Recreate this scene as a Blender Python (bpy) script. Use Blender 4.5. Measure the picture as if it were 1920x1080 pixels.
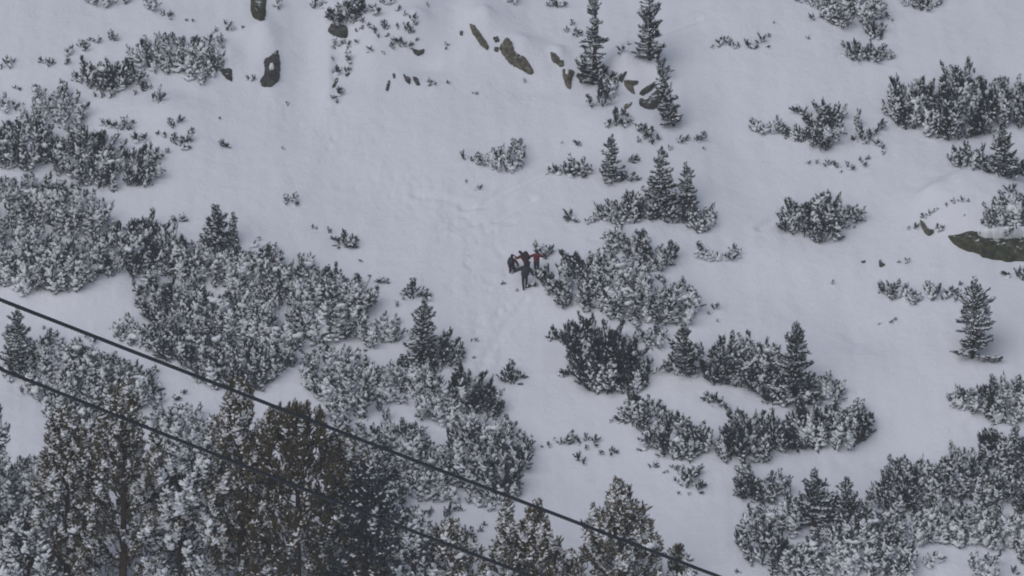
import bpy, math, random
import numpy as np
from mathutils import Vector, Matrix, geometry

for _o in list(bpy.data.objects):
    bpy.data.objects.remove(_o)
scene = bpy.context.scene
C = scene.collection
R = math.radians

# ------------------------------------------------------------------ camera
DIST = 400.0            # metres along the view axis to the middle of the slope
PX = 0.032              # metres covered by one photograph pixel there (photograph is 1920 wide)
PITCH = R(-8.0)
HAZE_TOP = 128.0
cam_d = bpy.data.cameras.new('camera')
cam = bpy.data.objects.new('camera', cam_d)
C.objects.link(cam)
cam.location = (0, 0, 0)
cam.rotation_euler = (R(90) + PITCH, 0, 0)
cam_d.sensor_width = 36.0
cam_d.lens = 36.0 * DIST / (1920 * PX)
cam_d.clip_start = 1.0
cam_d.clip_end = 5000.0
scene.camera = cam

# ------------------------------------------------------------------ daylight
SUN_EL, SUN_AZ = R(42), R(212)
world = bpy.data.worlds.new('World')
scene.world = world
world.use_nodes = True
wn = world.node_tree
sky = wn.nodes.new('ShaderNodeTexSky')
sky.sky_type = 'NISHITA'
sky.sun_disc = False
sky.sun_elevation = SUN_EL
sky.sun_rotation = SUN_AZ
sky.dust_density = 1.2
sky.air_density = 1.0
sky.ozone_density = 1.0
# thick even cloud: the blue of the clear sky is mixed most of the way to grey
bw = wn.nodes.new('ShaderNodeRGBToBW')
mixs = wn.nodes.new('ShaderNodeMixRGB')
mixs.inputs[0].default_value = 0.52
wn.links.new(sky.outputs[0], bw.inputs[0])
wn.links.new(sky.outputs[0], mixs.inputs[1])
wn.links.new(bw.outputs[0], mixs.inputs[2])
bg = wn.nodes['Background']
wn.links.new(mixs.outputs[0], bg.inputs[0])
bg.inputs[1].default_value = 0.12
sun_d = bpy.data.lights.new('sun', 'SUN')
sun_d.energy = 0.75
sun_d.angle = R(60)
sun_d.color = (1.0, 0.972, 0.985)
sun = bpy.data.objects.new('sun', sun_d)
C.objects.link(sun)
# direction the light comes from (behind and above the camera, a little to the left)
sd = Vector((math.sin(SUN_AZ) * math.cos(SUN_EL), math.cos(SUN_AZ) * math.cos(SUN_EL), math.sin(SUN_EL)))
sun.rotation_euler = sd.to_track_quat('Z', 'Y').to_euler()
sun.location = (0, 300, 100)
vs = scene.view_settings
vs.view_transform = 'Standard'
vs.look = 'None'
vs.exposure = EXPOSURE = -0.13
vs.gamma = 1.0
vs.use_curve_mapping = False
scene.render.filter_size = 1.9
scene.cycles.filter_width = 1.9
scene.cycles.max_bounces = 5
scene.cycles.diffuse_bounces = 3
scene.cycles.volume_bounces = 0
scene.cycles.use_denoising = True
scene.cycles.denoiser = 'OPENIMAGEDENOISE'
scene.cycles.denoising_input_passes = 'RGB_ALBEDO_NORMAL'
scene.cycles.sample_clamp_indirect = 4.0

# ------------------------------------------------------------------ helpers
def tag(o, label=None, cat=None, group=None, kind=None):
    if label: o['label'] = label
    if cat: o['category'] = cat
    if group: o['group'] = group
    if kind: o['kind'] = kind
    return o

def new_obj(name, data, parent=None):
    o = bpy.data.objects.new(name, data)
    C.objects.link(o)
    if parent is not None:
        o.parent = parent
    return o

class MB:
    """vertices, faces and one material index per face, made into one mesh"""
    def __init__(s): s.v = []; s.f = []; s.m = []; s.sm = []
    def add(s, vs_, fs, mi=0, smooth=False):
        n = len(s.v)
        s.v.extend(vs_)
        s.f.extend([tuple(i + n for i in f) for f in fs])
        s.m.extend([mi] * len(fs)); s.sm.extend([smooth] * len(fs))
    def mesh(s, name, mats):
        me = bpy.data.meshes.new(name)
        me.from_pydata([tuple(p) for p in s.v], [], s.f)
        for m in mats: me.materials.append(m)
        me.polygons.foreach_set('material_index', s.m)
        me.polygons.foreach_set('use_smooth', s.sm)
        me.update()
        return me

def tube(mb, pts, rads, k=5, mi=0, smooth=True, cap=True):
    pts = [Vector(p) for p in pts]
    rings = []
    for i, p in enumerate(pts):
        d = (pts[min(i + 1, len(pts) - 1)] - pts[max(i - 1, 0)])
        if d.length < 1e-9: d = Vector((0, 0, 1))
        d.normalize()
        a = d.orthogonal().normalized() if i == 0 else (rings[-1][1] - d * rings[-1][1].dot(d)).normalized()
        b = d.cross(a)
        rings.append((p, a, b, rads[i]))
    vs_ = []
    for p, a, b, r in rings:
        for j in range(k):
            t = 2 * math.pi * j / k
            vs_.append(p + (a * math.cos(t) + b * math.sin(t)) * r)
    fs = []
    for i in range(len(pts) - 1):
        for j in range(k):
            fs.append((i * k + j, i * k + (j + 1) % k, (i + 1) * k + (j + 1) % k, (i + 1) * k + j))
    if cap:
        fs.append(tuple(range(k))[::-1])
        fs.append(tuple((len(pts) - 1) * k + j for j in range(k)))
    mb.add(vs_, fs, mi, smooth)

_t = (1 + 5 ** .5) / 2
ICO_V = [Vector(p).normalized() for p in [(-1, _t, 0), (1, _t, 0), (-1, -_t, 0), (1, -_t, 0), (0, -1, _t), (0, 1, _t), (0, -1, -_t), (0, 1, -_t), (_t, 0, -1), (_t, 0, 1), (-_t, 0, -1), (-_t, 0, 1)]]
ICO_F = [(0,11,5),(0,5,1),(0,1,7),(0,7,10),(0,10,11),(1,5,9),(5,11,4),(11,10,2),(10,7,6),(7,1,8),(3,9,4),(3,4,2),(3,2,6),(3,6,8),(3,8,9),(4,9,5),(2,4,11),(6,2,10),(8,6,7),(9,8,1)]

def blob(mb, c, r, rng, mi=0, jit=0.18):
    vs_ = []
    for v in ICO_V:
        k = 1 + rng.uniform(-jit, jit)
        vs_.append(Vector((c[0] + v.x * r[0] * k, c[1] + v.y * r[1] * k, c[2] + v.z * r[2] * k)))
    mb.add(vs_, ICO_F, mi, True)

def drift(mb, c, d, ln, w, h, rng, mi=0, jit=.2):
    """a soft roll of snow lying along the direction d"""
    d = Vector(d).normalized(); a = d.cross(Vector((0, 0, 1)))
    a = a.normalized() if a.length > .05 else Vector((1, 0, 0)); b = a.cross(d)
    vs_ = []
    for v in ICO_V:
        k = 1 + rng.uniform(-jit, jit)
        vs_.append(Vector(c) + (d * (v.x * ln) + a * (v.y * w) + b * (v.z * h)) * k)
    mb.add(vs_, ICO_F, mi, True)

# ------------------------------------------------------------------ materials
def mat(name, build):
    m = bpy.data.materials.new(name)
    m.use_nodes = True
    nt = m.node_tree
    b = nt.nodes['Principled BSDF']
    build(nt, b)
    return m

def N(nt, t, **kw):
    n = nt.nodes.new(t)
    for k, v in kw.items(): setattr(n, k, v)
    return n

def ramp(nt, fac, stops):
    r = N(nt, 'ShaderNodeValToRGB')
    e = r.color_ramp.elements
    e[0].position, e[0].color = stops[0][0], (*stops[0][1], 1)
    e[1].position, e[1].color = stops[-1][0], (*stops[-1][1], 1)
    for p, c in stops[1:-1]:
        x = e.new(p); x.color = (*c, 1)
    nt.links.new(fac, r.inputs[0])
    return r

def noise(nt, scale, detail=4, rough=.55, coord='Object'):
    tc = N(nt, 'ShaderNodeTexCoord')
    n = N(nt, 'ShaderNodeTexNoise')
    n.inputs['Scale'].default_value = scale
    n.inputs['Detail'].default_value = detail
    n.inputs['Roughness'].default_value = rough
    nt.links.new(tc.outputs[coord], n.inputs['Vector'])
    return n

def b_ground(nt, b):
    n = noise(nt, 0.07, 5)
    r = ramp(nt, n.outputs[0], [(.3, (.785, .795, .860)), (.7, (.83, .84, .895))])
    nt.links.new(r.outputs[0], b.inputs['Base Color'])
    b.inputs['Roughness'].default_value = .85
    b.inputs['Specular IOR Level'].default_value = .15
    n2 = noise(nt, 1.3, 6, .6)
    n3 = noise(nt, 7.0, 3, .5)
    ad = N(nt, 'ShaderNodeMath', operation='MULTIPLY_ADD')
    nt.links.new(n3.outputs[0], ad.inputs[0]); ad.inputs[1].default_value = .22
    nt.links.new(n2.outputs[0], ad.inputs[2])
    bp = N(nt, 'ShaderNodeBump')
    bp.inputs['Strength'].default_value = .8
    bp.inputs['Distance'].default_value = .14
    nt.links.new(ad.outputs[0], bp.inputs['Height'])
    nt.links.new(bp.outputs[0], b.inputs['Normal'])

def b_snow(nt, b):
    b.inputs['Base Color'].default_value = (.83, .85, .89, 1)
    b.inputs['Roughness'].default_value = .85
    b.inputs['Specular IOR Level'].default_value = .12
    n2 = noise(nt, 9.0, 3)
    bp = N(nt, 'ShaderNodeBump')
    bp.inputs['Strength'].default_value = .4
    bp.inputs['Distance'].default_value = .03
    nt.links.new(n2.outputs[0], bp.inputs['Height'])
    nt.links.new(bp.outputs[0], b.inputs['Normal'])

def needle_builder(c0, c1, frost):
    def f(nt, b):
        oi = N(nt, 'ShaderNodeObjectInfo')
        n = noise(nt, 6.0, 2)
        ad = N(nt, 'ShaderNodeMath', operation='MULTIPLY_ADD')
        nt.links.new(oi.outputs['Random'], ad.inputs[0]); ad.inputs[1].default_value = .5
        mu = N(nt, 'ShaderNodeMath', operation='MULTIPLY')
        nt.links.new(n.outputs[0], mu.inputs[0]); mu.inputs[1].default_value = .6
        nt.links.new(mu.outputs[0], ad.inputs[2])
        r = ramp(nt, ad.outputs[0], [(.2, c0), (.85, c1)])
        # rime: a thin dusting caught in patches of the needles
        n2 = noise(nt, 16.0, 2)
        rr = ramp(nt, n2.outputs[0], [(.50, (0, 0, 0)), (.72, (frost,) * 3)])
        mx = N(nt, 'ShaderNodeMixRGB')
        nt.links.new(rr.outputs[0], mx.inputs[0])
        nt.links.new(r.outputs[0], mx.inputs[1])
        mx.inputs[2].default_value = (.55, .58, .62, 1)
        nt.links.new(mx.outputs[0], b.inputs['Base Color'])
        b.inputs['Roughness'].default_value = .7
        b.inputs['Specular IOR Level'].default_value = .2
    return f

def b_bark(c0, c1):
    def f(nt, b):
        n = noise(nt, 9.0, 4)
        r = ramp(nt, n.outputs[0], [(.35, c0), (.7, c1)])
        nt.links.new(r.outputs[0], b.inputs['Base Color'])
        b.inputs['Roughness'].default_value = .9
    return f

def rock_builder(ca, cb, cc):
    def f(nt, b):
        n = noise(nt, 2.0, 8, .75)
        r = ramp(nt, n.outputs[0], [(.36, ca), (.5, cb), (.60, cc)])
        n2 = noise(nt, 4.2, 6, .8)
        mx = N(nt, 'ShaderNodeMixRGB', blend_type='MULTIPLY')
        mx.inputs[0].default_value = .9
        r2 = ramp(nt, n2.outputs[0], [(.38, (.30, .30, .32)), (.60, (1.1, 1.1, 1.05))])
        nt.links.new(r.outputs[0], mx.inputs[1]); nt.links.new(r2.outputs[0], mx.inputs[2])
        # snow dust resting on the ledges
        g = N(nt, 'ShaderNodeNewGeometry')
        sx = N(nt, 'ShaderNodeSeparateXYZ')
        nt.links.new(g.outputs['Normal'], sx.inputs[0])
        n3 = noise(nt, 4.5, 4)
        ad = N(nt, 'ShaderNodeMath', operation='MULTIPLY_ADD')
        nt.links.new(n3.outputs[0], ad.inputs[0]); ad.inputs[1].default_value = .9
        nt.links.new(sx.outputs[2], ad.inputs[2])
        r3 = ramp(nt, ad.outputs[0], [(.0, (0, 0, 0)), (.93, (0, 0, 0)), (.99, (1, 1, 1))])
        sc = N(nt, 'ShaderNodeMath', operation='MULTIPLY')
        sc.inputs[1].default_value = .66
        nt.links.new(ad.outputs[0], sc.inputs[0]); nt.links.new(sc.outputs[0], r3.inputs[0])
        m2 = N(nt, 'ShaderNodeMixRGB')
        nt.links.new(r3.outputs[0], m2.inputs[0])
        nt.links.new(mx.outputs[0], m2.inputs[1]); m2.inputs[2].default_value = (.82, .84, .88, 1)
        nt.links.new(m2.outputs[0], b.inputs['Base Color'])
        b.inputs['Roughness'].default_value = .9
        bp = N(nt, 'ShaderNodeBump')
        bp.inputs['Strength'].default_value = 1.0
        bp.inputs['Distance'].default_value = .12
        nt.links.new(n2.outputs[0], bp.inputs['Height'])
        nt.links.new(bp.outputs[0], b.inputs['Normal'])
    return f

def plain(c, rough=.8, var=.3, scale=12):
    def f(nt, b):
        n = noise(nt, scale, 3)
        r = ramp(nt, n.outputs[0], [(.3, tuple(x * (1 - var) for x in c)), (.7, tuple(min(1, x * (1 + var)) for x in c))])
        nt.links.new(r.outputs[0], b.inputs['Base Color'])
        b.inputs['Roughness'].default_value = rough
    return f

M = {}
M['ground'] = mat('snow_ground', b_ground)
M['snow'] = mat('lying_snow', b_snow)
M['green'] = mat('needles_dark', needle_builder((.022, .032, .036), (.048, .064, .068), .36))
M['spruce'] = mat('needles_spruce', needle_builder((.020, .032, .032), (.046, .064, .056), .38))
M['olive'] = mat('needles_olive', needle_builder((.030, .031, .016), (.140, .104, .040), .20))
M['bark'] = mat('bark_dark', b_bark((.03, .026, .024), (.075, .06, .05)))
M['bark_red'] = mat('bark_reddish', b_bark((.04, .025, .018), (.11, .065, .04)))
M['rock_brown'] = mat('rock_brown', rock_builder((.10, .095, .07), (.17, .155, .115), (.25, .23, .18)))
M['rock_dark'] = mat('rock_dark', rock_builder((.045, .048, .045), (.085, .085, .078), (.14, .135, .12)))
M['rock_moss'] = mat('rock_mossy', rock_builder((.040, .048, .026), (.075, .085, .045), (.14, .13, .09)))
M['cable'] = mat('steel_rope', plain((.040, .048, .060), .55, .25, 30))
M['black'] = mat('cloth_black', plain((.022, .024, .030), .9, .2))
M['navy'] = mat('cloth_dark_grey', plain((.028, .035, .045), .9, .2))
M['maroon'] = mat('cloth_maroon', plain((.075, .014, .020), .9, .2))
M['red'] = mat('cloth_red', plain((.13, .014, .022), .85, .2))
M['skin'] = mat('skin', plain((.45, .27, .20), .6, .05))
M['boot'] = mat('boot_leather', plain((.03, .027, .026), .6, .2))

# ------------------------------------------------------------------ noise for the relief
def _h(ix, iy, s):
    n = (ix.astype(np.int64) * 374761393 + iy.astype(np.int64) * 668265263 + s * 974711) & 0x7fffffff
    n = ((n ^ (n >> 13)) * 1274126177) & 0x7fffffff
    return ((n ^ (n >> 16)) & 0xffff) / 65535.0

def perlin(x, y, s):
    ix = np.floor(x); iy = np.floor(y)
    fx = x - ix; fy = y - iy
    ux = fx * fx * fx * (fx * (fx * 6 - 15) + 10); uy = fy * fy * fy * (fy * (fy * 6 - 15) + 10)
    def g(a, b):
        t = _h(ix + a, iy + b, s) * 6.2831853
        return np.cos(t) * (fx - a) + np.sin(t) * (fy - b)
    return (g(0, 0) * (1 - ux) + g(1, 0) * ux) * (1 - uy) + (g(0, 1) * (1 - ux) + g(1, 1) * ux) * uy

SLOPE = math.tan(R(31))
YC = DIST * math.cos(PITCH)
ZC = DIST * math.sin(PITCH)
cp, sp = math.cos(PITCH), math.sin(PITCH)

def ray(u, v):
    a = (np.asarray(u, float) - 960) * PX / DIST
    b = -(np.asarray(v, float) - 540) * PX / DIST
    return a, cp - b * sp, sp + b * cp          # direction with unit depth

def plane_at(u, v):
    dx, dy, dz = ray(u, v)
    t = (ZC - YC * SLOPE) / (dz - dy * SLOPE)
    return dx * t, dy * t, dz * t

# lumps and hollows, given where they are seen: (u, v, half width px, half height px, metres)
MOUNDS = [(735, 50, 95, 60, 1.3), (1188, 126, 60, 34, .9), (1840, 405, 110, 52, 1.5), (574, 70, 46, 140, -.66),
          (900, 45, 70, 50, .7), (180, 560, 130, 40, .8), (1560, 700, 140, 60, .5), (1880, 330, 90, 30, .8),
          (300, 60, 150, 60, .6), (330, 215, 90, 40, .5), (640, 330, 160, 90, -.5), (980, 620, 110, 70, -.4),
          (1150, 250, 100, 50, .5), (1230, 470, 120, 50, .5), (1180, 900, 150, 80, -.5), (1650, 830, 200, 60, -.5),
          (1380, 300, 120, 110, -.5), (1720, 130, 160, 60, .5), (560, 720, 90, 35, .5), (900, 990, 110, 40, .4),
          (1500, 480, 120, 40, .4), (1640, 620, 130, 50, -.3), (1180, 560, 120, 60, .6), (420, 480, 150, 60, .6),
          (60, 740, 90, 40, -.4), (1700, 1040, 160, 40, .5),
          (905, 55, 26, 16, .45), (985, 92, 34, 20, .5), (1048, 100, 18, 14, .4), (690, 118, 40, 26, .5), (800, 128, 50, 18, -.35),
          (780, 72, 40, 18, .5), (655, 24, 44, 20, .5), (1170, 138, 22, 12, .4), (1240, 150, 20, 14, .4), (500, 70, 26, 30, .5),
          (1010, 160, 60, 22, -.3), (1740, 395, 30, 16, .4), (430, 110, 24, 20, .4), (615, 120, 14, 80, .35)]
_mx = []
for u, v, a, b, h in MOUNDS:
    x, y, z = plane_at(u, v)
    _mx.append((float(x), float(y), a * PX, b * PX * 1.6, h))

def seg_px(pts):
    out = []
    for u, v in pts:
        x, y, z = plane_at(u, v)
        out.append((float(x), float(y)))
    return out
# old ski tracks and ruts in the snow: (points seen, half width m, depth m)
GROOVES = [(seg_px([(868, 382), (905, 378), (940, 358), (975, 345), (1030, 318)]), .24, .19),
           (seg_px([(780, 356), (830, 368), (880, 380)]), .25, .07),
           (seg_px([(930, 405), (965, 388), (1000, 372)]), .22, .14),
           (seg_px([(850, 420), (900, 408), (960, 412)]), .25, .06),
           (seg_px([(1425, 425), (1450, 405), (1480, 385)]), .24, .19),
           (seg_px([(1205, 60), (1260, 52), (1310, 38)]), .22, .14),
           (seg_px([(985, 560), (950, 600), (915, 650), (900, 700), (930, 760)]), .25, .09),
           (seg_px([(1210, 395), (1170, 440), (1110, 455)]), .2, .05)]
_pr = random.Random(5)
PRINTS = []
def trail(a, b, n, w=5):
    for i in range(n):
        t = i / (n - 1)
        u = a[0] + (b[0] - a[0]) * t + _pr.uniform(-w, w); v = a[1] + (b[1] - a[1]) * t + _pr.uniform(-w, w)
        x, y, z = plane_at(u, v)
        PRINTS.append((float(x), float(y)))
trail((950, 512), (925, 430), 12); trail((925, 430), (870, 392), 8)
trail((985, 548), (900, 600), 14, 8); trail((900, 600), (870, 690), 12, 10); trail((1000, 520), (940, 470), 8)
for _ in range(260):        # a faint churned band down from the gully past the people
    t = _pr.random()
    cu, cv = (560 + 330 * t / .5, 190 + 260 * t / .5) if t < .5 else (890 + 60 * (t - .5), 450 + 700 * (t - .5))
    x, y, z = plane_at(_pr.gauss(cu, 42), _pr.gauss(cv, 20))
    PRINTS.append((float(x), float(y)))

def relief(x, y):
    """height of the snow over the sea of air, any arrays"""
    x = np.asarray(x, float); y = np.asarray(y, float)
    dy = y - YC
    # the slope flattens into a valley far below the picture and eases off above it
    lo = -150.0; hi = 250.0
    base = np.where(dy < lo, lo * SLOPE + (dy - lo) * .25, np.where(dy > hi, hi * SLOPE + (dy - hi) * .1, dy * SLOPE))
    z = ZC + base
    far = np.clip((np.abs(dy) - 60) / 60, 0, 1) + np.clip((np.abs(x) - 60) / 60, 0, 1)
    z = z + perlin(x / 90, y / 90, 1) * 9 * np.clip(far, 0, 1)
    z = z + perlin(x / 17 + 3, y / 20, 2) * .9 + perlin(x / 7.3, y / 9, 3) * .45
    z = z + perlin(x / 2.6, y / 3.4, 4) * .15 + perlin(x / .95, y / 1.2, 7) * .045 + perlin(x / .8 + 9, y / 6 + .3 * x, 9) * .05
    # wind ripples across the slope
    for cx, cy, a, b, h in _mx:
        q = ((x - cx) / a) ** 2 + ((y - cy) / b) ** 2
        z = z + h * (np.exp(-q * q * .9) if abs(h) > .85 else np.exp(-q * 1.2))
    return z

def fine(x, y):
    z = np.zeros_like(x)
    for pts, w, d in GROOVES:
        best = np.full_like(x, 1e9)
        for (x0, y0), (x1, y1) in zip(pts[:-1], pts[1:]):
            L2 = (x1 - x0) ** 2 + (y1 - y0) ** 2
            t = np.clip(((x - x0) * (x1 - x0) + (y - y0) * (y1 - y0)) / L2, 0, 1)
            best = np.minimum(best, (x - x0 - t * (x1 - x0)) ** 2 + (y - y0 - t * (y1 - y0)) ** 2)
        z -= d * np.exp(-best / (w * w)) - .4 * d * np.exp(-(np.sqrt(best) - 1.8 * w) ** 2 / (w * w))
    return z

def at(u, v):
    """points on the snow seen at the photograph's pixels u, v: the first place each ray meets it"""
    dx, dy, dz = ray(u, v)
    t0 = np.array((ZC - YC * SLOPE) / (dz - dy * SLOPE), float)
    g = lambda t: dz * t - relief(dx * t, dy * t)
    lo = t0 - 7.0; hi = lo.copy(); done = np.zeros(len(lo), bool)
    for _ in range(40):
        nx_ = np.where(done, hi, hi + .35)
        under = g(nx_) < 0
        lo = np.where(done, lo, np.where(under, hi, nx_))
        hi = np.where(done, hi, nx_)
        done = done | under
        if done.all(): break
    for _ in range(12):
        m = (lo + hi) / 2
        b = g(m) < 0
        hi = np.where(b, m, hi); lo = np.where(b, lo, m)
    t = hi
    return dx * t, dy * t, relief(dx * t, dy * t)

def at1(u, v):
    x, y, z = at(np.array([u], float), np.array([v], float))
    return Vector((float(x[0]), float(y[0]), float(z[0])))

# ------------------------------------------------------------------ the snow slope
def axis(lo, hi, step, end_lo, end_hi):
    mid = list(np.arange(lo, hi + step / 2, step))
    a, s, p = [], step, lo
    while p > end_lo:
        s *= 1.25; p -= s; a.append(p)
    b, s, p = [], step, mid[-1]
    while p < end_hi:
        s *= 1.25; p += s; b.append(p)
    return np.array(a[::-1] + mid + b)
xs = axis(-33, 33, .12, -620, 620)
ys = axis(348, 438, .14, -60, 760)
X, Y = np.meshgrid(xs, ys)
Z = relief(X, Y)
inner = (np.abs(X) < 34) & (Y > 347) & (Y < 439)
Zf = np.zeros_like(Z)
Zf[inner] = fine(X[inner], Y[inner])
for x0, y0 in PRINTS:
    i0, i1 = np.searchsorted(xs, [x0 - .5, x0 + .5]); j0, j1 = np.searchsorted(ys, [y0 - .6, y0 + .6])
    if i1 > i0 and j1 > j0:
        q = ((X[j0:j1, i0:i1] - x0) / .13) ** 2 + ((Y[j0:j1, i0:i1] - y0) / .2) ** 2
        Zf[j0:j1, i0:i1] -= .055 * np.exp(-q)
Z = Z + Zf
nx, ny = len(xs), len(ys)
me = bpy.data.meshes.new('snow_slope')
idx = np.arange(nx * ny).reshape(ny, nx)
quads = np.stack([idx[:-1, :-1], idx[:-1, 1:], idx[1:, 1:], idx[1:, :-1]], -1).reshape(-1, 4)
me.vertices.add(nx * ny)
me.vertices.foreach_set('co', np.stack([X, Y, Z], -1).astype(np.float32).ravel())
me.loops.add(quads.size)
me.loops.foreach_set('vertex_index', quads.ravel().astype(np.int32))
me.polygons.add(len(quads))
me.polygons.foreach_set('loop_start', np.arange(0, quads.size, 4, dtype=np.int32))
me.polygons.foreach_set('loop_total', np.full(len(quads), 4, dtype=np.int32))
me.polygons.foreach_set('use_smooth', np.ones(len(quads), dtype=bool))
me.materials.append(M['ground'])
me.update(calc_edges=True)
me.validate()
tag(new_obj('snow_slope', me), 'snow-covered mountain slope rising away from the camera', kind='structure')
ZMIN = float(Z.min()); ZMAX = float(Z.max())

# ------------------------------------------------------------------ the air
def b_haze(nt, b):
    out = [n for n in nt.nodes if n.type == 'OUTPUT_MATERIAL'][0]
    nt.nodes.remove(b)
    pv = N(nt, 'ShaderNodeVolumePrincipled')
    pv.inputs['Color'].default_value = (.86, .90, .97, 1)
    pv.inputs['Density'].default_value = HAZE
    pv.inputs['Anisotropy'].default_value = 0.0
    nt.links.new(pv.outputs[0], out.inputs['Volume'])
HAZE = .0003
mh = mat('haze_air', b_haze)
hx0, hx1, hy0, hy1, hz0, hz1 = xs[0] - 20, xs[-1] + 20, ys[0] - 20, ys[-1] + 20, ZMIN - 1, max(ZMAX, 2) + 2
mb = MB()
mb.add([(hx0,hy0,hz0),(hx1,hy0,hz0),(hx1,hy1,hz0),(hx0,hy1,hz0),(hx0,hy0,hz1),(hx1,hy0,hz1),(hx1,hy1,hz1),(hx0,hy1,hz1)],
       [(3,2,1,0),(4,5,6,7),(0,1,5,4),(1,2,6,5),(2,3,7,6),(3,0,4,7)])
tag(new_obj('haze', mb.mesh('haze', [mh])), 'thin winter haze in the air over the slope', kind='stuff')

# ------------------------------------------------------------------ foliage pieces, built once and shared
def tuft(mb, p, d, L, rng, mi=0, nb=12, w=.034, core=.032):
    """a bottle-brush of needles round the end of a twig"""
    d = d.normalized(); a = d.orthogonal().normalized(); b = d.cross(a)
    q = [p, p + a * core + d * L * .35, p + b * core + d * L * .35, p - a * core + d * L * .35, p - b * core + d * L * .35, p + d * L * .95]
    mb.add(q, [(0, 2, 1), (0, 3, 2), (0, 4, 3), (0, 1, 4), (5, 1, 2), (5, 2, 3), (5, 3, 4), (5, 4, 1)], mi)
    for i in range(nb):
        t = (i + rng.random()) / nb
        th = i * 2.4 + rng.uniform(-.4, .4)
        o = a * math.cos(th) + b * math.sin(th)
        base = p + d * (L * .80 * t)
        tip = base + (o * (.75 - .35 * t) + d * .75).normalized() * (.10 + .05 * rng.random()) * (L / .24) ** .5
        s = o.cross(d).normalized() * w * .5
        mb.add([base - s, base + s, tip + s * .35, tip - s * .35], [(0, 1, 2, 3)], mi)

def make_upright(H, seed, needle, level, tuft_l=.34, spread=.24, dens=1.0, straight=False, sk=1.0):
    """one upright stem of a mountain pine, and the snow lying on it"""
    rng = random.Random(seed)
    mb, sb = MB(), MB()
    bend = rng.choice((.20, .32, .45)) if H > .5 else .2
    if straight: bend = .05; spread *= .78
    ba = rng.uniform(0, 6.28)
    lean = Vector((math.cos(ba), math.sin(ba), 0)) * bend * H
    def stem(t):
        return Vector((lean.x * t ** 2.4 + .04 * math.sin(5 * t + seed), lean.y * t ** 2.4 + .04 * math.cos(4 * t + seed), H * .90 * (t - .5 * bend * t ** 4)))
    k = 6
    tube(mb, [stem(i / k) - Vector((0, 0, .25 if i == 0 else 0)) for i in range(k + 1)], [.026 * (1 - .7 * i / k) * (.6 + .4 * H) for i in range(k + 1)], 5, 1)
    n = max(4, int(dens * 17 * H ** 1.25))
    rmax = (.10 + spread * .42 * H ** .7)
    ps = (.35, .66, .88, 1.0)[level]
    for i in range(n):
        t = .10 + .86 * ((i + .5) / n) ** .85
        ang = i * 2.39996 + rng.uniform(-.7, .7)
        rr = rmax * (1 - t) ** .5 * rng.uniform(.3, 1.25)
        o = Vector((math.cos(ang), math.sin(ang), 0))
        p = stem(t) + o * rr
        p.z -= .10 * rr / max(rmax, .01) * (1 - t)
        d = (o * ((.55 if straight else 1.0) * (1 - t) + .10) + Vector((0, 0, (.55 if straight else .30) + .8 * t)) + Vector((rng.uniform(-.35, .35), rng.uniform(-.35, .35), 0))).normalized()
        if rr > .06:
            a0 = stem(max(0, t - .12))
            tube(mb, [a0, a0.lerp(p, .55) - Vector((0, 0, .03)), p], [.015, .012, .009], 3, 1, cap=False)
        L = tuft_l * rng.choice((.55, .75, .9, 1.0, 1.15, 1.5)) * rng.uniform(.85, 1.15) * (.75 if H < .5 else 1)
        tuft(mb, p, d, L, rng, 0, nb=16, w=.052, core=.046)
        if rng.random() < ps:
            s = rng.uniform(.6, 1.3) * (.80 + .14 * level) * sk
            c = p + d * L * rng.uniform(.10, .50) + o * .02 + Vector((0, 0, .055))
            drift(sb, c, (d.x * 1.3, d.y * 1.3, d.z * .55), .160 * s, .105 * s, .070 * s, rng)
        if level >= 1 and rng.random() < .20 * level and t < .8:
            c = stem(t) + o * rr * .5 + Vector((0, 0, .02))
            s = rng.uniform(.7, 1.5)
            blob(sb, c, (.14 * s, .14 * s, .075 * s), rng, 0)
    tuft(mb, stem(1) - Vector((0, 0, .12)), stem(1) - stem(.85), tuft_l * 1.1, rng, 0, nb=16, w=.05, core=.042)
    if not sb.v:
        drift(sb, stem(.6), (1, 0, .2), .08, .05, .04, rng)
    return mb.mesh('pine_branch', [needle, M['bark']]), sb.mesh('branch_snow', [M['snow']])

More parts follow.
